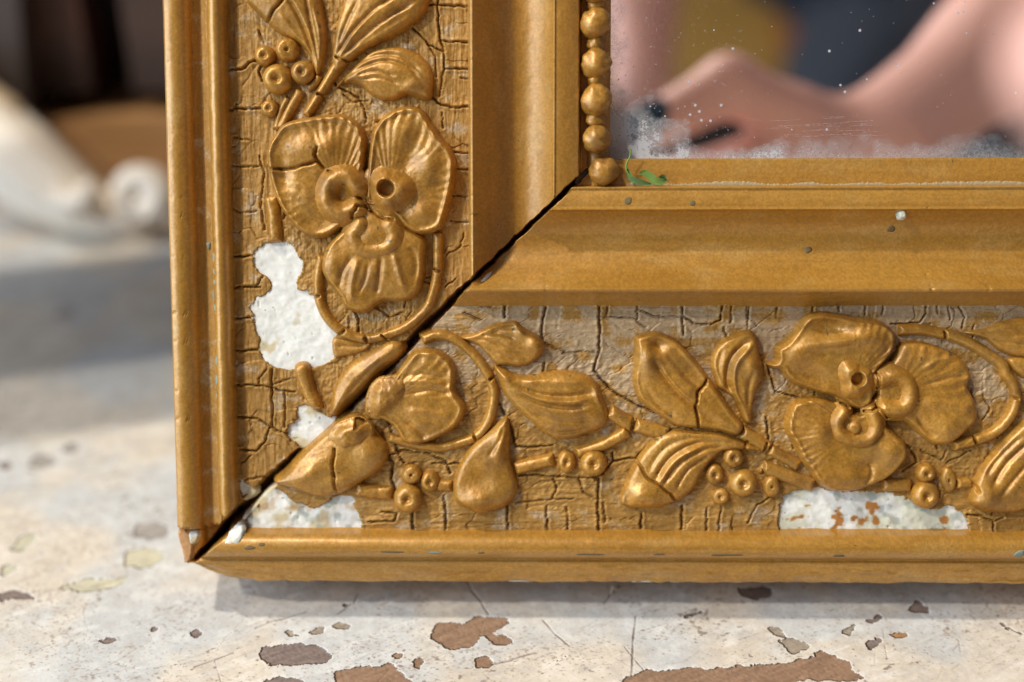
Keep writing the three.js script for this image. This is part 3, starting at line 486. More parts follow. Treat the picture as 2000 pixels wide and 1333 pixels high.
ornament('petal', pansy, [[1201,355],[1226,365],[1256,366],[1282,359],[1302,351],[1322,335],[1357,347],[1368,329],[1384,312],[1407,293],[1425,273],[1427,250],[1413,227],[1391,206],[1364,193],[1339,183],[1306,178],[1279,181],[1253,196],[1237,219],[1219,245],[1203,276],[1190,299],[1191,328]], { H: 22, b: 14, dome: 6, rim: 4, radial: [{ c: [1317,313], n: 46, amp: 4, len: 26, from: R(190), wide: 0.6 }], bumps: [G([1392,263], 28, 24, 0, 7), G([1304,207], 40, 16, 0, 6), G([1253,293], 20, 30, 0, 4), G([1344,233], 20, 14, 0, -5)], strokes: [[[[1353,243],[1356,217],[1345,192]], 5, -4]] });
stem('petal_eye', pansy, [[1296,339],[1285,317],[1295,293],[1321,283],[1349,287],[1360,309],[1353,339]], 17, 18, 23, 1, true);
eye(pansy, [1319,307], 20, { z0: 24, H: 14, hole: 0 });
ornament('petal', pansy, [[1149,431],[1166,439],[1166,462],[1184,477],[1200,494],[1212,510],[1229,527],[1251,532],[1284,529],[1319,522],[1351,519],[1377,510],[1394,494],[1398,477],[1393,455],[1379,435],[1364,416],[1359,399],[1358,373],[1353,353],[1336,343],[1317,345],[1301,356],[1281,366],[1255,373],[1228,383],[1202,393],[1185,406],[1177,419],[1162,422]], { H: 24, b: 12, dome: 6, rim: 4, bumps: [G([1267,503], 40, 14, -8, -10), G([1335,493], 34, 18, -10, 6), G([1209,454], 26, 22, 0, 6), G([1267,475], 60, 10, 8, 8), G([1239,409], 34, 18, -20, -6)], radial: [{ c: [1314,403], n: 40, amp: 2.6, len: 30, from: R(40), wide: 0.6 }] });
eye(pansy, [1317,403], 52, { rx: 44, ry: 56, an: 0.55, z0: 19, H: 38, hole: 0.25, deep: 40, hc: [3, 2], lobes: 1 });
ornament('leaf', lowRail, [[1532,492],[1573,500],[1592,508],[1617,516],[1643,520],[1702,506],[1728,472],[1695,437],[1650,442],[1604,455],[1574,478]], { H: 13, dome: 8, strokes: [[[[1556,490],[1605,492],[1663,494]], 4, -4], [[[1575,482],[1625,474],[1674,470]], 4, -4]] });
ornament('leaf', lowRail, [[1618,440],[1646,445],[1686,430],[1701,402],[1657,400],[1629,418]], { H: 13, dome: 5 });
ornament('leaf', lowRail, [[1555,176],[1560,201],[1574,227],[1593,252],[1612,277],[1635,302],[1669,328],[1709,313],[1727,242],[1700,171],[1657,140],[1607,135],[1572,143],[1553,159]], { H: 17, dome: 9, strokes: [[[[1590,191],[1618,237],[1661,282]], 5, -6], [[[1606,171],[1639,217],[1682,262]], 5, -5], [[[1579,211],[1608,252],[1646,292]], 4, -4]], bumps: [G([1581,166], 20, 24, 0, 6)] });
bc = group('berry_cluster', frame);
for (const [c, r, o] of [[[1467,215], 20], [[1466,172], 28], [[1511,201], 15, { ry: 27, hole: 0.2, an: 0.2 }]]) berry(bc, c, r, o);
stem('stem', lowRail, [[1386,191],[1438,190]], 13, 12);
stem('stem', lowRail, [[1529,194],[1559,196]], 11, 11);

// ---- pearls along the sight edge of the side rail, one left at the corner of the lower rail
const pearls = group('pearl_strip', frame);
part('pearl_bed', grid(190, 15, (i, j) => { const y = mix(812, 1560, i / 189), q = j / 14, x = mix(790, 846, q), n = 4 * sn(y / 22, q * 3, 3); return [x + (j === 14 ? 2 * sn(y / 14, 3, 2) : 0), y, -30 + 26 * Math.sin(Math.PI * q) ** 0.7 + n - 6 * Math.abs(Math.sin((y - 850) / 73 * Math.PI))]; }), M.relief, pearls);
function pearl(parent, x, y, r, z0, k) {
  const g = new THREE.SphereGeometry(1, 28, 20), a = g.attributes.position, pos = [];
  for (let i = 0; i < a.count; i++) {
    const px = a.getX(i), py = a.getY(i), pz = a.getZ(i), d = r * (1 + 0.16 * sn(px * 1.6 + k * 7, py * 1.6 + pz, 2) + 0.06 * sn(px * 5 + pz * 3, py * 5 + k, 2));
    pos.push(x + px * d, y + py * d * (1 + 0.05 * Math.sin(k * 2)), z0 + pz * d * 0.95);
  }
  return part('pearl', meshFrom(pos, [...g.index.array]), M.relief, parent);
}
[[816,1219], [816,1149], [816,1083], [816,1009], [817,939], [818,866]].forEach((c, k) => pearl(pearls, c[0], c[1], [29, 29, 31, 30, 30, 29][k], -2, k));
[[816,903], [817,975], [816,1046], [816,1118]].forEach((c, k) => pearl(pearls, c[0], c[1], [20, 17, 18, 17][k], -10, 11 + k));
const lone = [833,803]; pearl(lowRail, lone[0], lone[1], 28, 0, 21);

// ---- the glass, silvered, with dust in its corner
const mx0 = 780, my0 = 760, mw = 900, mh = 560;                        // frame units shown on the dust map
const dustAt = (x, y) => {
  const ex = x - 846, ey = y - 829, n = fbm(x / 30, y / 30, 5) - 0.5, f = 0.5 * vn(x / 1.5, y / 1.5) + 0.5 * vn(x / 3.4 + 9, y / 3.4), f2 = vn(x / 4 + 40, y / 5);
  const corner = Math.hypot(ex * 0.8, ey * 0.95), film = 1.15 * clamp(1.2 - corner / 100 + 1.3 * n) + 0.4 * clamp(1 - ex / 34 + 1.4 * n) + 0.75 * clamp(1 - ey / (22 + 22 * vn(x / 110, 3)) + 1.3 * n) * (x > 1200 ? 0.55 : 0.9);
  let d = clamp(film) * clamp(0.25 + 0.95 * f);
  const near = clamp(1.3 - Math.hypot(ex * 0.45, ey * 0.35) / 120);
  if (near > 0) d = Math.max(d, near * sst(0.7, 0.9, 0.5 * f2 + 0.5 * f) * 0.6);
  return clamp(d);
};
const specks = []; for (let k = 0; k < 260; k++) { const big = rnd() < 0.08; specks.push([846 + rnd() * 820, 829 + rnd() * 480, big ? 1.3 + rnd() * 1.4 : 0.5 + rnd() * 0.6, big ? 0.9 : 0.25 + rnd() * 0.45]); }
for (const [x, y, r] of [[1013,932],[1021,920],[1003,914],[1025,903],[1043,902],[1063,932],[999,977],[1271,1035],[1303,957],[1329,1074],[1634,954]].map((p) => [...p, 2.6])) specks.push([x, y, r, 1]);
const MW = 1440, MH = 896, dust = new Float32Array(MW * MH);
for (let j = 0; j < MH; j++) for (let i = 0; i < MW; i++) dust[j * MW + i] = dustAt(mx0 + i * mw / MW, my0 + j * mh / MH);
for (const [x, y, r, a] of specks) { const k = MW / mw, ci = (x - mx0) * k, cj = (y - my0) * k, q = r * k + 1; for (let j = Math.floor(cj - q); j <= cj + q; j++) for (let i = Math.floor(ci - q); i <= ci + q; i++) if (i >= 0 && j >= 0 && i < MW && j < MH) { const v = a * clamp(1.3 - Math.hypot(i - ci, j - cj) / (r * k)); if (v > dust[j * MW + i]) dust[j * MW + i] = v; } }
for (let k = 0; k < 26; k++) { const y = 829 + 40 + rnd() * 40, x = 1150 + rnd() * 190, l = 10 + rnd() * 60; for (let q = 0; q < l * 1.6; q++) { const i = Math.round((x + q / 1.6 - mx0) * MW / mw), j = Math.round((y + 0.02 * q - my0) * MH / mh); if (i < MW && j < MH && rnd() < 0.5) dust[j * MW + i] = Math.max(dust[j * MW + i], 0.45); } }
const silverCol = tex(MW, MH, (i, j) => { const d = dust[j * MW + i]; return lerp3([232, 231, 232], [184, 188, 192], d); }, true);
const silverMet = tex(MW, MH, (i, j) => 1 - dust[j * MW + i]);
const silverRgh = tex(MW, MH, (i, j) => dust[j * MW + i] > 0.5 ? 0.6 : 0.02 + 0.1 * dust[j * MW + i]);
for (const t of [silverCol, silverMet, silverRgh]) t.wrapS = t.wrapT = THREE.MirroredRepeatWrapping;
M.silver = new THREE.MeshStandardMaterial({ map: silverCol, metalnessMap: silverMet, metalness: 1, roughnessMap: silverRgh, roughness: 1 });
{
  const g = new THREE.BoxGeometry(3600 * S, 4200 * S, 30 * S), X = 780 + 1800, Y = 760 + 2100;
  g.translate(X * S, Y * S, -60 * S);
  const p = g.attributes.position, uv = g.attributes.uv;
  for (let i = 0; i < p.count; i++) uv.setXY(i, (p.getX(i) / S - mx0) / mw, (p.getY(i) / S - my0) / mh);
  part('mirror_glass', g, M.silver, frame, 'silvered glass with grey dust in its corner');
}

// ---------------------------------------------------------------- the painted table
const chips = [
  [[[-13.2,2.7],[-12.4,0.5],[-9.9,-0.3],[-7.5,-0.4],[-5.4,-1.5],[-3.2,-1.7],[-0.9,-1.3],[-0.5,-0.2],[-2.1,1.6],[-2.7,2.5],[-0.9,3.3],[-0.3,4.6],[-1.3,5.1],[-2.9,4.7],[-4.1,3.4],[-5.3,3.5],[-5.7,4.9],[-7.7,6.1],[-9.3,6.4],[-11.2,5.3],[-12.8,3.9]], 0],
  [[[-39.8,7.1],[-39.4,5.5],[-37.1,5],[-34.3,4.6],[-32.3,4.9],[-30.2,5.6],[-28.4,6.8],[-28.6,8.2],[-30.9,9.2],[-34.8,9.5],[-38,9.2]], 1],
  [[[-26.8,13.3],[-26.7,10.7],[-24.5,10],[-22.1,9.6],[-20.1,9.9],[-19.1,8.8],[-17.5,10.4],[-15.6,12.5],[-14.7,14.7],[-23.1,15.4]], 0],
  [[[16.5,13.8],[20.2,11.3],[25.7,11.1],[31.2,10.9],[36.8,10.3],[42.4,9.8],[45.9,8.3],[47.7,7.2],[49.5,7.9],[51.2,9.3],[52.2,11.6],[53.3,13.3],[49.2,14],[43.1,13.7],[38.2,15.3],[22.8,15.7]], 0],
  [[[-18.8,7.4],[-18.3,6.7],[-17.4,7.3],[-17.5,8.1],[-18.3,8.1]], 0], [[[-15.5,9.1],[-15,7.9],[-14,8.8],[-14.1,10.3],[-14.8,10.4]], 0], [[[-5.5,8.7],[-5,8],[-3.6,8.5],[-3.1,9.6],[-4,10.3],[-5.2,10.1]], 0], [[[6.5,8.8],[7.4,8.3],[8.5,7.7],[7.4,8.8],[6.9,9.2]], 2],
  [[[-85.5,-8.4],[-84.1,-9.2],[-81.4,-8.9],[-79.5,-7.8],[-79.4,-6.8],[-82.4,-7.1],[-84.7,-6.3]], 1], [[[-38.1,12.8],[-36.6,12.3],[-33.9,12.2],[-31.8,13.2],[-33.2,14.5],[-37,14.5]], 1], [[[-28.2,-4.8],[-27.7,-5.3],[-26.7,-5.1],[-26.9,-4.3],[-27.7,-4.2]], 1], [[[27.7,-1.2],[28.6,-2.2],[30.8,-2.6],[31,-1.9],[29.3,-1.3]], 1], [[[56.7,-17],[58.4,-16.7]], 2],
  [[[57.3,0.3],[58.1,-0.6],[59.5,-1.8],[59.5,-0.9],[58.5,0.3]], 1], [[[52,2.5],[53.5,1.5],[54.7,1.1],[54,3],[52.6,3.4]], 2], [[[41.8,4.8],[43.9,4.3],[46.1,5.5],[46.1,6.5],[43.4,7.9],[42.3,6.2]], 2], [[[55.5,6.4],[56.7,4.9],[57.6,4.7],[56.7,5.9],[55.6,6.8]], 1], [[[40,1.6],[42.4,1.8],[43,3.8],[41.8,4],[41,2.8]], 2],
  [[[-29.2,0.3],[-28.1,-0.2],[-25.9,0.2],[-26.2,1.3],[-28.3,1.3]], 2], [[[-36,1.4],[-35,1.8],[-33.9,2.5],[-35.2,2.8]], 2], [[[-32.3,1.9],[-30.8,0.7],[-30.1,0.5],[-31.2,2.5]], 2], [[[-65.9,3.5],[-64.5,3.3],[-62.9,3.3],[-63.8,4]], 1], [[[77.9,0.7],[79.8,2.3],[81.4,4.4],[78.8,2.8]], 2], [[[59.9,3.5],[61.6,3.1],[62.6,3.1],[60.6,4.3]], 3],
  [[[-75.6,-9.7],[-73.5,-11.3],[-71.2,-12.2],[-65.6,-12.1],[-66.4,-10.6],[-69.5,-9.3],[-72.8,-8.8]], 4], [[[-67,-15.8],[-67.3,-20],[-63,-20.6],[-60.9,-19.4],[-61.8,-15.9],[-64.3,-15.4]], 4], [[[-67.9,-24],[-68.1,-27.1],[-65,-28.6],[-61.3,-24.6],[-63.7,-23.6]], 5], [[[-94.3,-48.7],[-93.8,-51.9],[-90.3,-50.5],[-89,-48.1],[-91.7,-47]], 5], [[[-89.2,-53.4],[-88.7,-56.5],[-86.6,-54.9],[-86.4,-52.6]], 5], [[[-100.3,-48.8],[-98.9,-49.2],[-97.6,-47.9],[-98.9,-46.4]], 1], [[[-88.4,-21.2],[-87.6,-24.2],[-86.3,-25.8],[-84.9,-24.2],[-86.3,-20.4]], 4], [[[-87.5,-14],[-87.3,-16.2],[-85.4,-15.3],[-86.2,-13.4]], 4],
  [[[37.8,-8.5],[39.3,-8.8],[43.1,-8.2],[42.4,-6.6],[39.7,-5.8],[37.8,-6.7]], 1], [[[64.5,-2.7],[66.7,-4.5],[67.7,-2.1],[66.3,-1.6]], 1], [[[-112.2,-116.9],[-110.8,-120.4],[-108,-119.7],[-107.2,-115.1],[-109.9,-114]], 5], [[[-57.8,1.3],[-57.6,-0.3],[-57,1.2]], 1], [[[-51.3,2.1],[-50.8,1.2],[-50,2],[-50.6,2.7]], 1],
].filter((c) => c[0].length > 2).map(([o, k]) => { const p = smooth(o, 4); return { p, k, box: bbox(p, 2) }; });
const scr = [];                                                        // scratches and pencil-thin cuts in the paint (mm)
const cuts = [[[-8,-11.6],[-6,-6.8],[-3.8,-2.2]], [[-97,-39.8],[-85.6,-40.5],[-67.1,-48.3]], [[4.9,-0.6],[6.8,2.9],[8.8,5.6]], [[19.8,-1.3],[18.9,5.4],[18.1,12.4]], [[-3.2,9.6],[-0.1,8.7],[3.5,7]], [[-48.9,9.6],[-46.1,8],[-43.6,6.6]], [[-28.4,-2.5],[-26.1,-5.1],[-25.6,-7.7]], [[15.1,-4.6],[16.1,-6.5],[17,-7.8]], [[-41.1,0.9],[-38.1,-1.1],[-33.4,-3.1]]];
for (const c of cuts) for (let i = 0; i + 1 < c.length; i++) scr.push([...c[i], ...c[i + 1], 0.16, 0.75]);
for (let k = 0; k < 900; k++) { const x = -90 + rnd() * 190, z = -70 + rnd() * 90, l = 1.5 + rnd() * rnd() * 12, t = R(28 + (rnd() - 0.5) * (rnd() < 0.75 ? 36 : 180)); scr.push([x, z, x + l * Math.cos(t), z - l * Math.sin(t), 0.05 + 0.07 * rnd(), 0.15 + 0.5 * rnd() * rnd()]); }
const TX = -190, TZ = -290, TL = 330, TN = 2048, mm = TL / TN;         // table map: 33 cm square
const cutA = new Float32Array(TN * TN), chipK = new Int8Array(TN * TN).fill(-1), chipE = new Float32Array(TN * TN);
for (const [ax, az, bx, bz, w, s] of scr) {
  const n = Math.ceil(Math.hypot(bx - ax, bz - az) / mm), q = Math.ceil(w / mm) + 1;
  for (let k = 0; k <= n; k++) {
    const x = mix(ax, bx, k / n) + 0.25 * sn(k / 25 + ax, az, 2), z = mix(az, bz, k / n) + 0.25 * sn(k / 25 + bx, bz, 2), ci = (x - TX) / mm, cj = (z - TZ) / mm, br = s * (0.4 + 0.8 * vn(k / 9 + ax * 7, bz));
    for (let j = Math.floor(cj - q); j <= cj + q; j++) for (let i = Math.floor(ci - q); i <= ci + q; i++) if (i >= 0 && j >= 0 && i < TN && j < TN) { const v = br * clamp(1.2 - Math.hypot(i - ci, j - cj) * mm / w); if (v > cutA[j * TN + i]) cutA[j * TN + i] = v; }
  }
}
for (const c of chips) for (let j = Math.max(0, Math.floor((c.box[2] - TZ) / mm)); j <= Math.min(TN - 1, (c.box[3] - TZ) / mm); j++) for (let i = Math.max(0, Math.floor((c.box[0] - TX) / mm)); i <= Math.min(TN - 1, (c.box[1] - TX) / mm); i++) {
  const x = TX + i * mm, z = TZ + j * mm, sd = sdPoly(c.p, x, z) + 0.7 * sn(x / 2, z / 2, 3) + 0.35 * sn(x / 0.6, z / 0.6, 2);
  if (sd > 0) { chipK[j * TN + i] = c.k; chipE[j * TN + i] = sd; } else if (sd > -0.25 && chipK[j * TN + i] < 0) chipE[j * TN + i] = sd;
}
const under = [[148, 118, 94], [130, 114, 106], [160, 146, 128], [170, 128, 84], [196, 190, 164], [166, 158, 150]];
const tableMap = tex(TN, TN, (i, j) => {
  const x = TX + i * mm, z = TZ + j * mm, k = j * TN + i, ca = Math.cos(0.5), sa = Math.sin(0.5), u = x * ca - z * sa, v = x * sa + z * ca;
  const a = fbm(x / 22 + 50, z / 22, 4), f = vn(x / 0.28, z / 0.28), rub = fbm(u / 5.5 + 9, v / 0.9, 3), b = fbm(x / 6, z / 6 + 80, 4);
  let col = lerp3([202, 190, 172], [226, 215, 198], clamp(0.2 + 0.9 * (b - 0.2)));
  col = lerp3(col, [192, 196, 198], 0.75 * sst(0.46, 0.66, a + (x < -20 ? 0.05 : -0.07)));
  col = lerp3(col, [186, 182, 176], 0.35 * sst(0.58, 0.8, rub));
  col = lerp3(col, [250, 247, 240], 0.25 * sst(0.6, 0.8, fbm(u / 7 + 60, v / 1.6 + 7, 3)));
  const gr = fbm(x / 2.6 + 31, z / 1.8, 4); col = lerp3(col, [188, 182, 174], 0.35 * sst(0.52, 0.76, gr)); col = lerp3(col, [248, 244, 236], 0.2 * sst(0.5, 0.3, gr));
  const sp = fbm(x / 0.9 + 5, z / 0.7, 2) * 0.8 + 0.34 * fbm(x / 14 + 4, z / 14, 2); if (sp > 0.84) col = lerp3(col, [134, 120, 108], 0.8 * sst(0.84, 0.89, sp));
  const fl = fbm(x / 0.42 + 77, z / 0.3, 2) + 0.3 * (fbm(x / 9 + 3, z / 7, 2) - 0.5); if (fl > 0.7) col = lerp3(col, [150, 130, 112], 0.6 * sst(0.7, 0.82, fl));
  col = lerp3(col, [112, 100, 96], cutA[k]);
  const c = chipK[k]; if (c >= 0) { const w = under[c]; col = w.map((q) => q * (0.84 + 0.3 * fbm(u / 3, v / 0.5, 3))); if (chipE[k] < 0.1) col = lerp3(col, [84, 62, 48], 0.5); } else if (chipE[k] < 0) col = lerp3(col, [246, 244, 240], 0.35);
  return col.map((q) => q * (0.97 + 0.06 * f));
}, true);
const tableBump = tex(TN, TN, (i, j) => { const x = TX + i * mm, z = TZ + j * mm, k = j * TN + i; return (chipK[k] >= 0 ? 0.35 + 0.08 * vn(x / 0.4, z / 0.4) : 0.78 + 0.12 * fbm(x / 1.6, z / 1.6, 3)) - 0.3 * cutA[k]; });
M.table = new THREE.MeshStandardMaterial({ map: tableMap, bumpMap: tableBump, bumpScale: 0.001, roughness: 0.55 });
{
  const g = new THREE.BoxGeometry(1.5, 0.03, 0.8); g.translate(0.1, -0.015, -0.12);
  const p = g.attributes.position, uv = g.attributes.uv;
  for (let i = 0; i < p.count; i++) uv.setXY(i, (p.getX(i) * 1000 - TX) / TL, (p.getZ(i) * 1000 - TZ) / TL);
  const m = new THREE.Mesh(g, M.table); m.name = 'table_top'; m.castShadow = m.receiveShadow = true; scene.add(m); tag(m, null, null, null, 'structure');
}

// ---------------------------------------------------------------- things around
// curled green sprig on the ledge
{
  const g = top('plant_sprig', 'small curled green leaf with a thread stalk lying on the frame ledge by the glass', 'leaf');
  g.position.copy(frame.position); g.rotation.copy(frame.rotation);
  const gm = new THREE.MeshStandardMaterial({ color: 0x73903f, roughness: 0.6 }), gd = new THREE.MeshStandardMaterial({ color: 0x5f8048, roughness: 0.65 });
  const tube = (pts, r) => new THREE.TubeGeometry(new THREE.CatmullRomCurve3(pts.map(([x, y, z]) => v3(x * S, y * S, z * S))), 30, r * S, 6);
  const st = [[884,845],[883,831],[877,819],[876,806],[883,794],[895,788]];
  part('stalk', tube(st.map((p, i) => [...p, [6, 2, 2, 4, 4, 2][i]]), 1.7), gm, g);
  const ribbon = (mid, wid, tilt, mat, name) => {
    const c = new THREE.CatmullRomCurve3(mid.map(([x, y, z]) => v3(x, y, z))), n = 24, pos = [], idx = [];
    for (let i = 0; i <= n; i++) { const p = c.getPoint(i / n), t = c.getTangent(i / n), w = wid * Math.sin(Math.PI * clamp(i / n, 0.04, 0.97)) ** 0.6, s = v3(-t.y, t.x, tilt).normalize(); for (const q of [-1, -0.4, 0.4, 1]) pos.push(p.x + s.x * w * q, p.y + s.y * w * q, p.z + s.z * w * q + 3 * q * q, 0, 0, 0); }
    const a = []; for (let k = 0; k < pos.length; k += 6) a.push(pos[k], pos[k + 1], pos[k + 2]);
    const top = a.length / 3; for (let k = 0; k < top; k++) a.push(a[3 * k], a[3 * k + 1], a[3 * k + 2] - 2);
    for (let i = 0; i < n; i++) for (let q = 0; q < 3; q++) { const A = i * 4 + q; idx.push(A, A + 4, A + 1, A + 1, A + 4, A + 5, top + A, top + A + 1, top + A + 4, top + A + 1, top + A + 5, top + A + 4); }
    part(name, meshFrom(a, idx), mat, g);
  };
  const z3 = (p, z) => p.map((q, i) => [...q, z[i % z.length]]);
  ribbon(z3([[879,808],[885,790],[905,782],[924,778]], [0, 2, 4, 2]), 7, 0.8, gd, 'leaf_blade');
  ribbon(z3([[900,798],[910,800],[920,794],[932,784],[948,784],[954,788]], [6, 9, 9, 8, 8, 6]), 8, 0.5, gm, 'leaf_blade');
  ribbon(z3([[952,786],[946,792],[938,791]], [8, 12, 14]), 5, -0.6, gd, 'leaf_blade');
}
// stray hair on the table under the frame
{
  const pts = [[25.4,-9],[22.2,-8.6],[19.2,-8.1],[17,-7.6]].map(([x, z]) => v3(x / 1000, 0.0004, z / 1000));
  const q = [[17,-7.6],[16.6,-7.2],[16.4,-6.4]].map(([x, z], i) => v3(x / 1000, [0.0004, 0.0014, 0.0003][i], z / 1000));
  const m = new THREE.Mesh(mergeGeometries([pts, q].map((c) => new THREE.TubeGeometry(new THREE.CatmullRomCurve3(c), 24, 0.00009, 5))), new THREE.MeshStandardMaterial({ color: 0xd8c4ac, roughness: 0.5 }));
  m.name = 'stray_fibre'; m.castShadow = m.receiveShadow = true; scene.add(m); tag(m, 'thin pale fibre bent on the table in the shadow of the frame', 'fibre');
}
// white carved scroll foot standing behind
const paintWhite = new THREE.MeshStandardMaterial({ color: 0xfff3e2, roughness: 0.5 });
const sweep = (pts, rad, n = 60, m = 20, flat = 1) => {
  const c = new THREE.CatmullRomCurve3(pts.map((p) => v3(...p))), fr = c.computeFrenetFrames(n), pos = [], idx = [];
  for (let i = 0; i <= n; i++) { const p = c.getPoint(i / n), r = interp(rad, i / n); for (let k = 0; k <= m; k++) { const t = k / m * 2 * Math.PI, rr = r * (1 + 0.07 * Math.cos(6 * t)), q = fr.normals[i].clone().multiplyScalar(Math.cos(t) * rr).addScaledVector(fr.binormals[i], Math.sin(t) * rr * flat); pos.push(p.x + q.x, p.y + q.y, p.z + q.z); } }
  for (let i = 0; i < n; i++) for (let k = 0; k < m; k++) { const a = i * (m + 1) + k; idx.push(a, a + 1, a + m + 1, a + 1, a + m + 2, a + m + 1); }
  const g = new THREE.BufferGeometry(); g.setAttribute('position', new THREE.Float32BufferAttribute(pos, 3)); g.setIndex(idx); g.computeVertexNormals(); return g;
};
{
  const g = top('carved_foot', 'white painted carved furniture foot ending in a scroll, standing behind the mirror', 'furniture foot');
  const a = [[-0.1659,0.0408,-0.1862],[-0.1516,0.0291,-0.1803],[-0.1387,0.0201,-0.1757],[-0.1273,0.0117,-0.1714],[-0.1187,0.0071,-0.1691],[-0.1101,0.0052,-0.1681],[-0.1022,0.0064,-0.1687]];
  part('shaft', sweep(a, [[0, 0.013], [0.35, 0.0115], [0.7, 0.0072], [0.88, 0.0058], [1, 0.005]]), paintWhite, g);
  const b = [[-0.125,0.0139,-0.1613],[-0.118,0.012,-0.1603],[-0.1149,0.0151,-0.1619],[-0.1159,0.0179,-0.1634]];
  part('leaf_carving', sweep(b, [[0, 0.004], [0.6, 0.0045], [1, 0.001]]), paintWhite, g);
  const c = [[-0.1007,0.0069,-0.1634],[-0.0974,0.01,-0.165],[-0.0978,0.0136,-0.1668],[-0.1011,0.0158,-0.1679],[-0.1049,0.0149,-0.1674],[-0.1063,0.012,-0.166],[-0.1045,0.0098,-0.1649],[-0.1025,0.0103,-0.1651]];
  part('scroll', sweep(c, [[0, 0.0052], [0.7, 0.0046], [1, 0.003]]), paintWhite, g);
  part('scroll', sweep([[-0.1572,0.0433,-0.1875],[-0.1487,0.0355,-0.1836],[-0.1401,0.0303,-0.1809],[-0.133,0.0226,-0.177]], [[0, 0.006], [0.6, 0.005], [1, 0.002]]), new THREE.MeshStandardMaterial({ color: 0xcdb493, roughness: 0.6 }), g);
}
// cabinet behind on the table
const woodTex = (a, b, sx, sy) => { const t = tex(256, 256, (i, j) => lerp3(a, b, clamp(1.5 * fbm(i / 256 * sx, j / 256 * sy, 4) - 0.25)), true); return new THREE.MeshStandardMaterial({ map: t, roughness: 0.5 }); };
const box = (name, x0, x1, y0, y1, z0, z1, mat, parent) => { const m = part(name, new THREE.BoxGeometry(x1 - x0, y1 - y0, z1 - z0), mat, parent); m.position.set((x0 + x1) / 2, (y0 + y1) / 2, (z0 + z1) / 2); return m; };
{
  const g = top('wooden_cabinet', 'dark red brown cabinet with a tan plinth standing behind the carved foot', 'cabinet');
  box('plinth', -0.62, 0.3, 0, 0.024, -0.3, -0.2, woodTex([150, 108, 66], [186, 140, 90], 3, 30), g);
  box('recess', -0.62, 0.3, 0.024, 0.031, -0.3, -0.25, woodTex([52, 36, 30], [82, 58, 46], 4, 24), g);
  box('front_panel', -0.62, -0.124, 0.031, 0.5, -0.3, -0.205, woodTex([40, 19, 8], [86, 42, 15], 4, 24), g);
  box('front_panel', -0.112, 0.3, 0.031, 0.5, -0.3, -0.205, woodTex([52, 36, 30], [82, 58, 46], 4, 24), g);
  box('post', -0.122, -0.1135, 0.015, 0.5, -0.24, -0.196, new THREE.MeshStandardMaterial({ color: 0x463a34, roughness: 0.6 }), g).rotation.z = R(-7);
}
// shelf out of view, added over the far table to keep the lamps off it
{
  const g = top('added_shade_board', 'unseen added shelf board over the far side of the table', 'shade_board');
  const m = part('board', new THREE.BoxGeometry(0.2, 0.012, 0.086), woodTex([84, 60, 40], [120, 90, 60], 3, 20), g);
  m.position.set(-0.1, 0, -0.043); g.position.set(-0.068, 0.1, -0.068); g.rotation.y = R(16);
}

// ---------------------------------------------------------------- behind the camera: what the mirror shows
function sdfMesh(sdf, c, half, res) {
  const mc = new MarchingCubes(res, new THREE.MeshBasicMaterial(), false, false, 160000), h = res / 2;
  for (let k = 0; k < res; k++) for (let j = 0; j < res; j++) for (let i = 0; i < res; i++) mc.field[(k * res + j) * res + i] = -sdf(c[0] + (i - h) / h * half, c[1] + (j - h) / h * half, c[2] + (k - h) / h * half);
  mc.isolation = 0; mc.update();
  const n = mc.count, p = new Float32Array(n * 3), q = new Float32Array(n * 3);
  for (let i = 0; i < n * 3; i++) p[i] = mc.positionArray[i] * half + c[i % 3];
  const e = 1e-4;                                                      // normals straight from the field
  for (let i = 0; i < n; i++) {
    const [x, y, z] = [p[3 * i], p[3 * i + 1], p[3 * i + 2]], a = sdf(x + e, y, z) - sdf(x - e, y, z), b = sdf(x, y + e, z) - sdf(x, y - e, z), d = sdf(x, y, z + e) - sdf(x, y, z - e), l = Math.hypot(a, b, d) || 1;
    q[3 * i] = a / l; q[3 * i + 1] = b / l; q[3 * i + 2] = d / l;
  }
  const g = new THREE.BufferGeometry(); g.setAttribute('position', new THREE.BufferAttribute(p, 3)); g.setAttribute('normal', new THREE.BufferAttribute(q, 3)); return g;
}
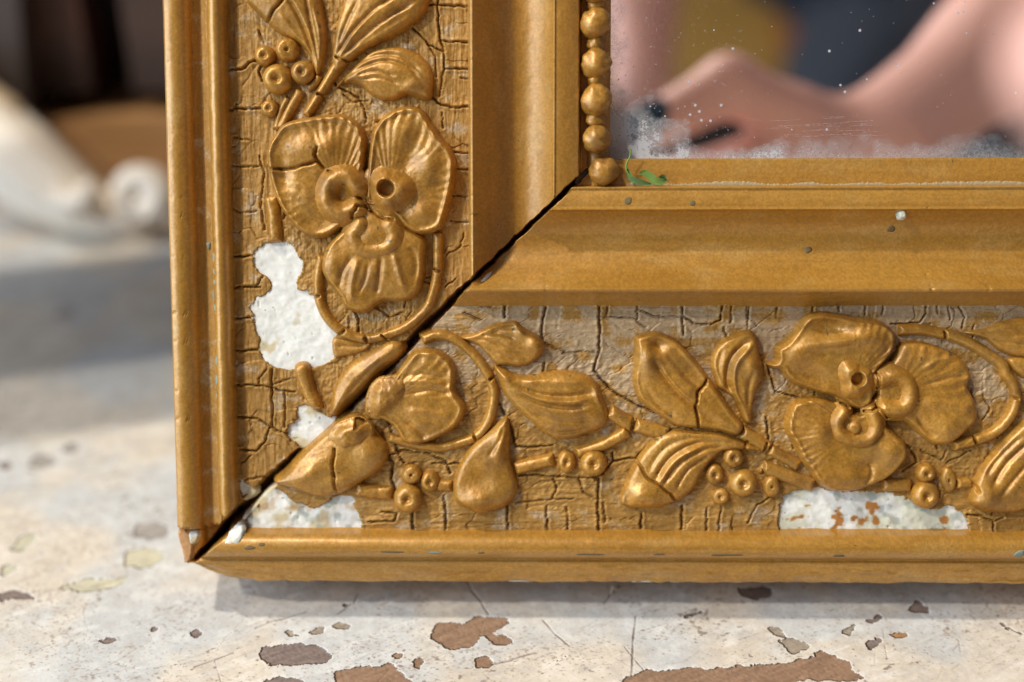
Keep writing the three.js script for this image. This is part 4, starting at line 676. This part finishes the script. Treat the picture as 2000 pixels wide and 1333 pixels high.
// bones: [ax, ay, az, ra, bx, by, bz, rb]; smooth union of tapered capsules
const blend = (bones, k) => (x, y, z) => {
  let s = 0;
  for (const [ax, ay, az, ra, bx, by, bz, rb] of bones) {
    const ex = bx - ax, ey = by - ay, ez = bz - az, t = clamp(((x - ax) * ex + (y - ay) * ey + (z - az) * ez) / (ex * ex + ey * ey + ez * ez || 1));
    s += Math.exp(-(Math.hypot(x - ax - ex * t, y - ay - ey * t, z - az - ez * t) - mix(ra, rb, t)) / k);
  }
  return s > 0 ? -k * Math.log(s) : 1;
};
const bone = (a, ra, b, rb) => [...a, ra, ...b, rb];
{
  const person = top('person', 'person in a dark navy top reaching a bare arm towards the mirror', 'person');
  const skin = new THREE.MeshPhysicalMaterial({ color: 0xe8b2a2, roughness: 0.5, sheen: 0.2 }), shirtM = new THREE.MeshStandardMaterial({ color: 0x1d222c, roughness: 0.85 }), hairM = new THREE.MeshStandardMaterial({ color: 0x2c1d14, roughness: 0.6 }), nailM = new THREE.MeshPhysicalMaterial({ color: 0x2a4456, roughness: 0.25, clearcoat: 0.6 });
  const [wrist] = [[0.0909,0.1222,0.082]], [fore] = [[0.1292,0.1571,0.0947]], [elbow] = [[0.231,0.2461,0.1195]], shR = [0.49, 0.5, 0.5], shL = [0.2, 0.52, 0.56];
  const [kn] = [[0.0739,0.1225,0.0773]], [tm] = [[0.0666,0.1247,0.072]], [ti] = [[0.05,0.1298,0.0643]], [tt] = [[0.0331,0.1199,0.0647]];
  const [i1] = [[0.0723,0.1157,0.0778]], [i2] = [[0.0538,0.112,0.0746]], [i3] = [[0.0387,0.1095,0.0754]];
  const [j1] = [[0.0753,0.1183,0.0854]], [j2] = [[0.0563,0.1173,0.0898]], [j3] = [[0.0446,0.1156,0.0924]], [k1] = [[0.0793,0.119,0.0916]], [k2] = [[0.0633,0.1193,0.0999]], [k3] = [[0.0527,0.1181,0.1023]], [l1] = [[0.0833,0.1217,0.0971]], [l2] = [[0.0717,0.1237,0.1069]], [l3] = [[0.0637,0.1227,0.1093]];
  const [wl] = [[0.0506,0.2768,0.3407]], [fl] = [[0.0509,0.3428,0.3362]], [el] = [[0.0504,0.4673,0.3517]];
  const neck = [0.345, 0.56, 0.53], chin = [0.34, 0.655, 0.49], skull = [0.345, 0.72, 0.52];
  const body = blend([
    bone(shR, 0.045, elbow, 0.034), bone(elbow, 0.021, fore, 0.0152), bone(fore, 0.0152, wrist, 0.0138), bone(shL, 0.045, el, 0.034), bone(el, 0.034, fl, 0.021), bone(fl, 0.021, wl, 0.016),
    bone([0.345, 0.5, 0.55], 0.06, neck, 0.048), bone(neck, 0.048, [0.345, 0.64, 0.52], 0.05), bone(skull, 0.082, [0.345, 0.735, 0.56], 0.08), bone([0.345, 0.69, 0.485], 0.062, chin, 0.04), bone([0.345, 0.715, 0.437], 0.01, [0.345, 0.69, 0.345], 0.014),
    bone([0.262, 0.71, 0.53], 0.014, [0.26, 0.68, 0.525], 0.01), bone([0.428, 0.71, 0.53], 0.014, [0.43, 0.68, 0.525], 0.01), bone([0.345, 0.5, 0.56], 0.13, [0.345, 0.1, 0.6], 0.11),
  ], 0.006);
  const handB = blend([
    bone(fore, 0.0152, wrist, 0.0142), bone(wrist, 0.0125, kn, 0.0085), bone(wrist, 0.0115, i1, 0.0085), bone(wrist, 0.011, k1, 0.009), bone(wrist, 0.01, l1, 0.008), bone(kn, 0.0085, j1, 0.0085),
    bone(kn, 0.008, tm, 0.0074), bone(tm, 0.0072, ti, 0.0067), bone(ti, 0.0069, tt, 0.0058),
    bone(i1, 0.0078, i2, 0.0066), bone(i2, 0.0066, i3, 0.0058), bone(j1, 0.0078, j2, 0.0066), bone(j2, 0.0066, j3, 0.0058), bone(k1, 0.0075, k2, 0.0064), bone(k2, 0.0064, k3, 0.0056), bone(l1, 0.0068, l2, 0.0058), bone(l2, 0.0058, l3, 0.005),
  ], 0.0014);
  const hc = [(wrist[0] + tt[0]) / 2 + 0.008, (wrist[1] + tt[1]) / 2, (wrist[2] + tt[2]) / 2];
  part('body', mergeGeometries([sdfMesh(body, [0.34, 0.42, 0.42], 0.46, 92), sdfMesh(handB, hc, 0.062, 56)]), skin, person);
  const shirt = blend([bone([0.345, 0.42, 0.55], 0.145, [0.345, -0.1, 0.58], 0.15), bone([0.23, 0.5, 0.55], 0.07, [0.46, 0.5, 0.54], 0.07), bone([0.27, 0.36, 0.53], 0.11, [0.43, 0.36, 0.52], 0.11), bone(shR, 0.066, shR.map((v, i) => mix(v, elbow[i], 0.4)), 0.056), bone(shL, 0.066, shL.map((v, i) => mix(v, el[i], 0.4)), 0.056)], 0.012);
  part('shirt', sdfMesh((x, y, z) => shirt(x, y, z) + 0.004 * Math.sin(x * 60 + 3 * Math.sin(y * 30)) * Math.sin(y * 45 + z * 20), [0.345, 0.24, 0.54], 0.42, 84), shirtM, person);
  part('hair', sdfMesh((x, y, z) => Math.max(blend([bone([0.345, 0.745, 0.545], 0.09, [0.345, 0.62, 0.6], 0.07), bone([0.28, 0.72, 0.56], 0.04, [0.275, 0.56, 0.58], 0.03), bone([0.41, 0.72, 0.56], 0.04, [0.415, 0.56, 0.58], 0.03)], 0.01)(x, y, z), 0.49 + (y < 0.735 ? 0.03 : 0) - z), [0.345, 0.68, 0.57], 0.18, 50), hairM, person);
  for (const s of [-1, 1]) { const e = part('eye', new THREE.SphereGeometry(0.011, 16, 12), new THREE.MeshStandardMaterial({ color: 0x3a2a20, roughness: 0.2 }), person); e.position.set(0.345 + s * 0.03, 0.717, 0.44); }
  const mouth = part('mouth', new THREE.CapsuleGeometry(0.005, 0.032, 4, 10), new THREE.MeshStandardMaterial({ color: 0xa85a55, roughness: 0.5 }), person); mouth.rotation.z = Math.PI / 2; mouth.position.set(0.343, 0.667, 0.447);
  const nail = part('thumb_nail', new THREE.SphereGeometry(1, 20, 14), nailM, person), dir = v3(...tt).sub(v3(...ti)).normalize();
  nail.scale.set(0.0044, 0.0068, 0.003); nail.quaternion.setFromUnitVectors(v3(0, 1, 0), dir); nail.position.set(...tt).addScaledVector(dir, 0.0022).add(v3(-0.001, 0.0006, -0.0038));
}
{
  const g = top('wardrobe', 'golden olive wooden wardrobe standing across the room, seen in the mirror', 'wardrobe');
  const w = woodTex([146, 108, 44], [186, 146, 72], 2, 18), o = woodTex([150, 82, 34], [190, 106, 46], 2, 18);
  box('door', -0.2, 0.262, 0.615, 1.5, 1.02, 1.3, w, g); box('stile', 0.266, 0.34, 0.615, 1.5, 1.01, 1.3, o, g); box('door', 0.344, 0.9, 0.615, 1.5, 1.02, 1.3, w, g);
  box('dark_backing', -0.2, 0.9, -0.6, 0.61, 1.02, 1.3, woodTex([30, 24, 22], [46, 36, 30], 2, 18), g);  // dark block added so the reflected gap between the fingers turns dark
}
scene.traverse((o) => { if (o.isMesh) o.castShadow = o.receiveShadow = true; });
renderer.render(scene, camera);
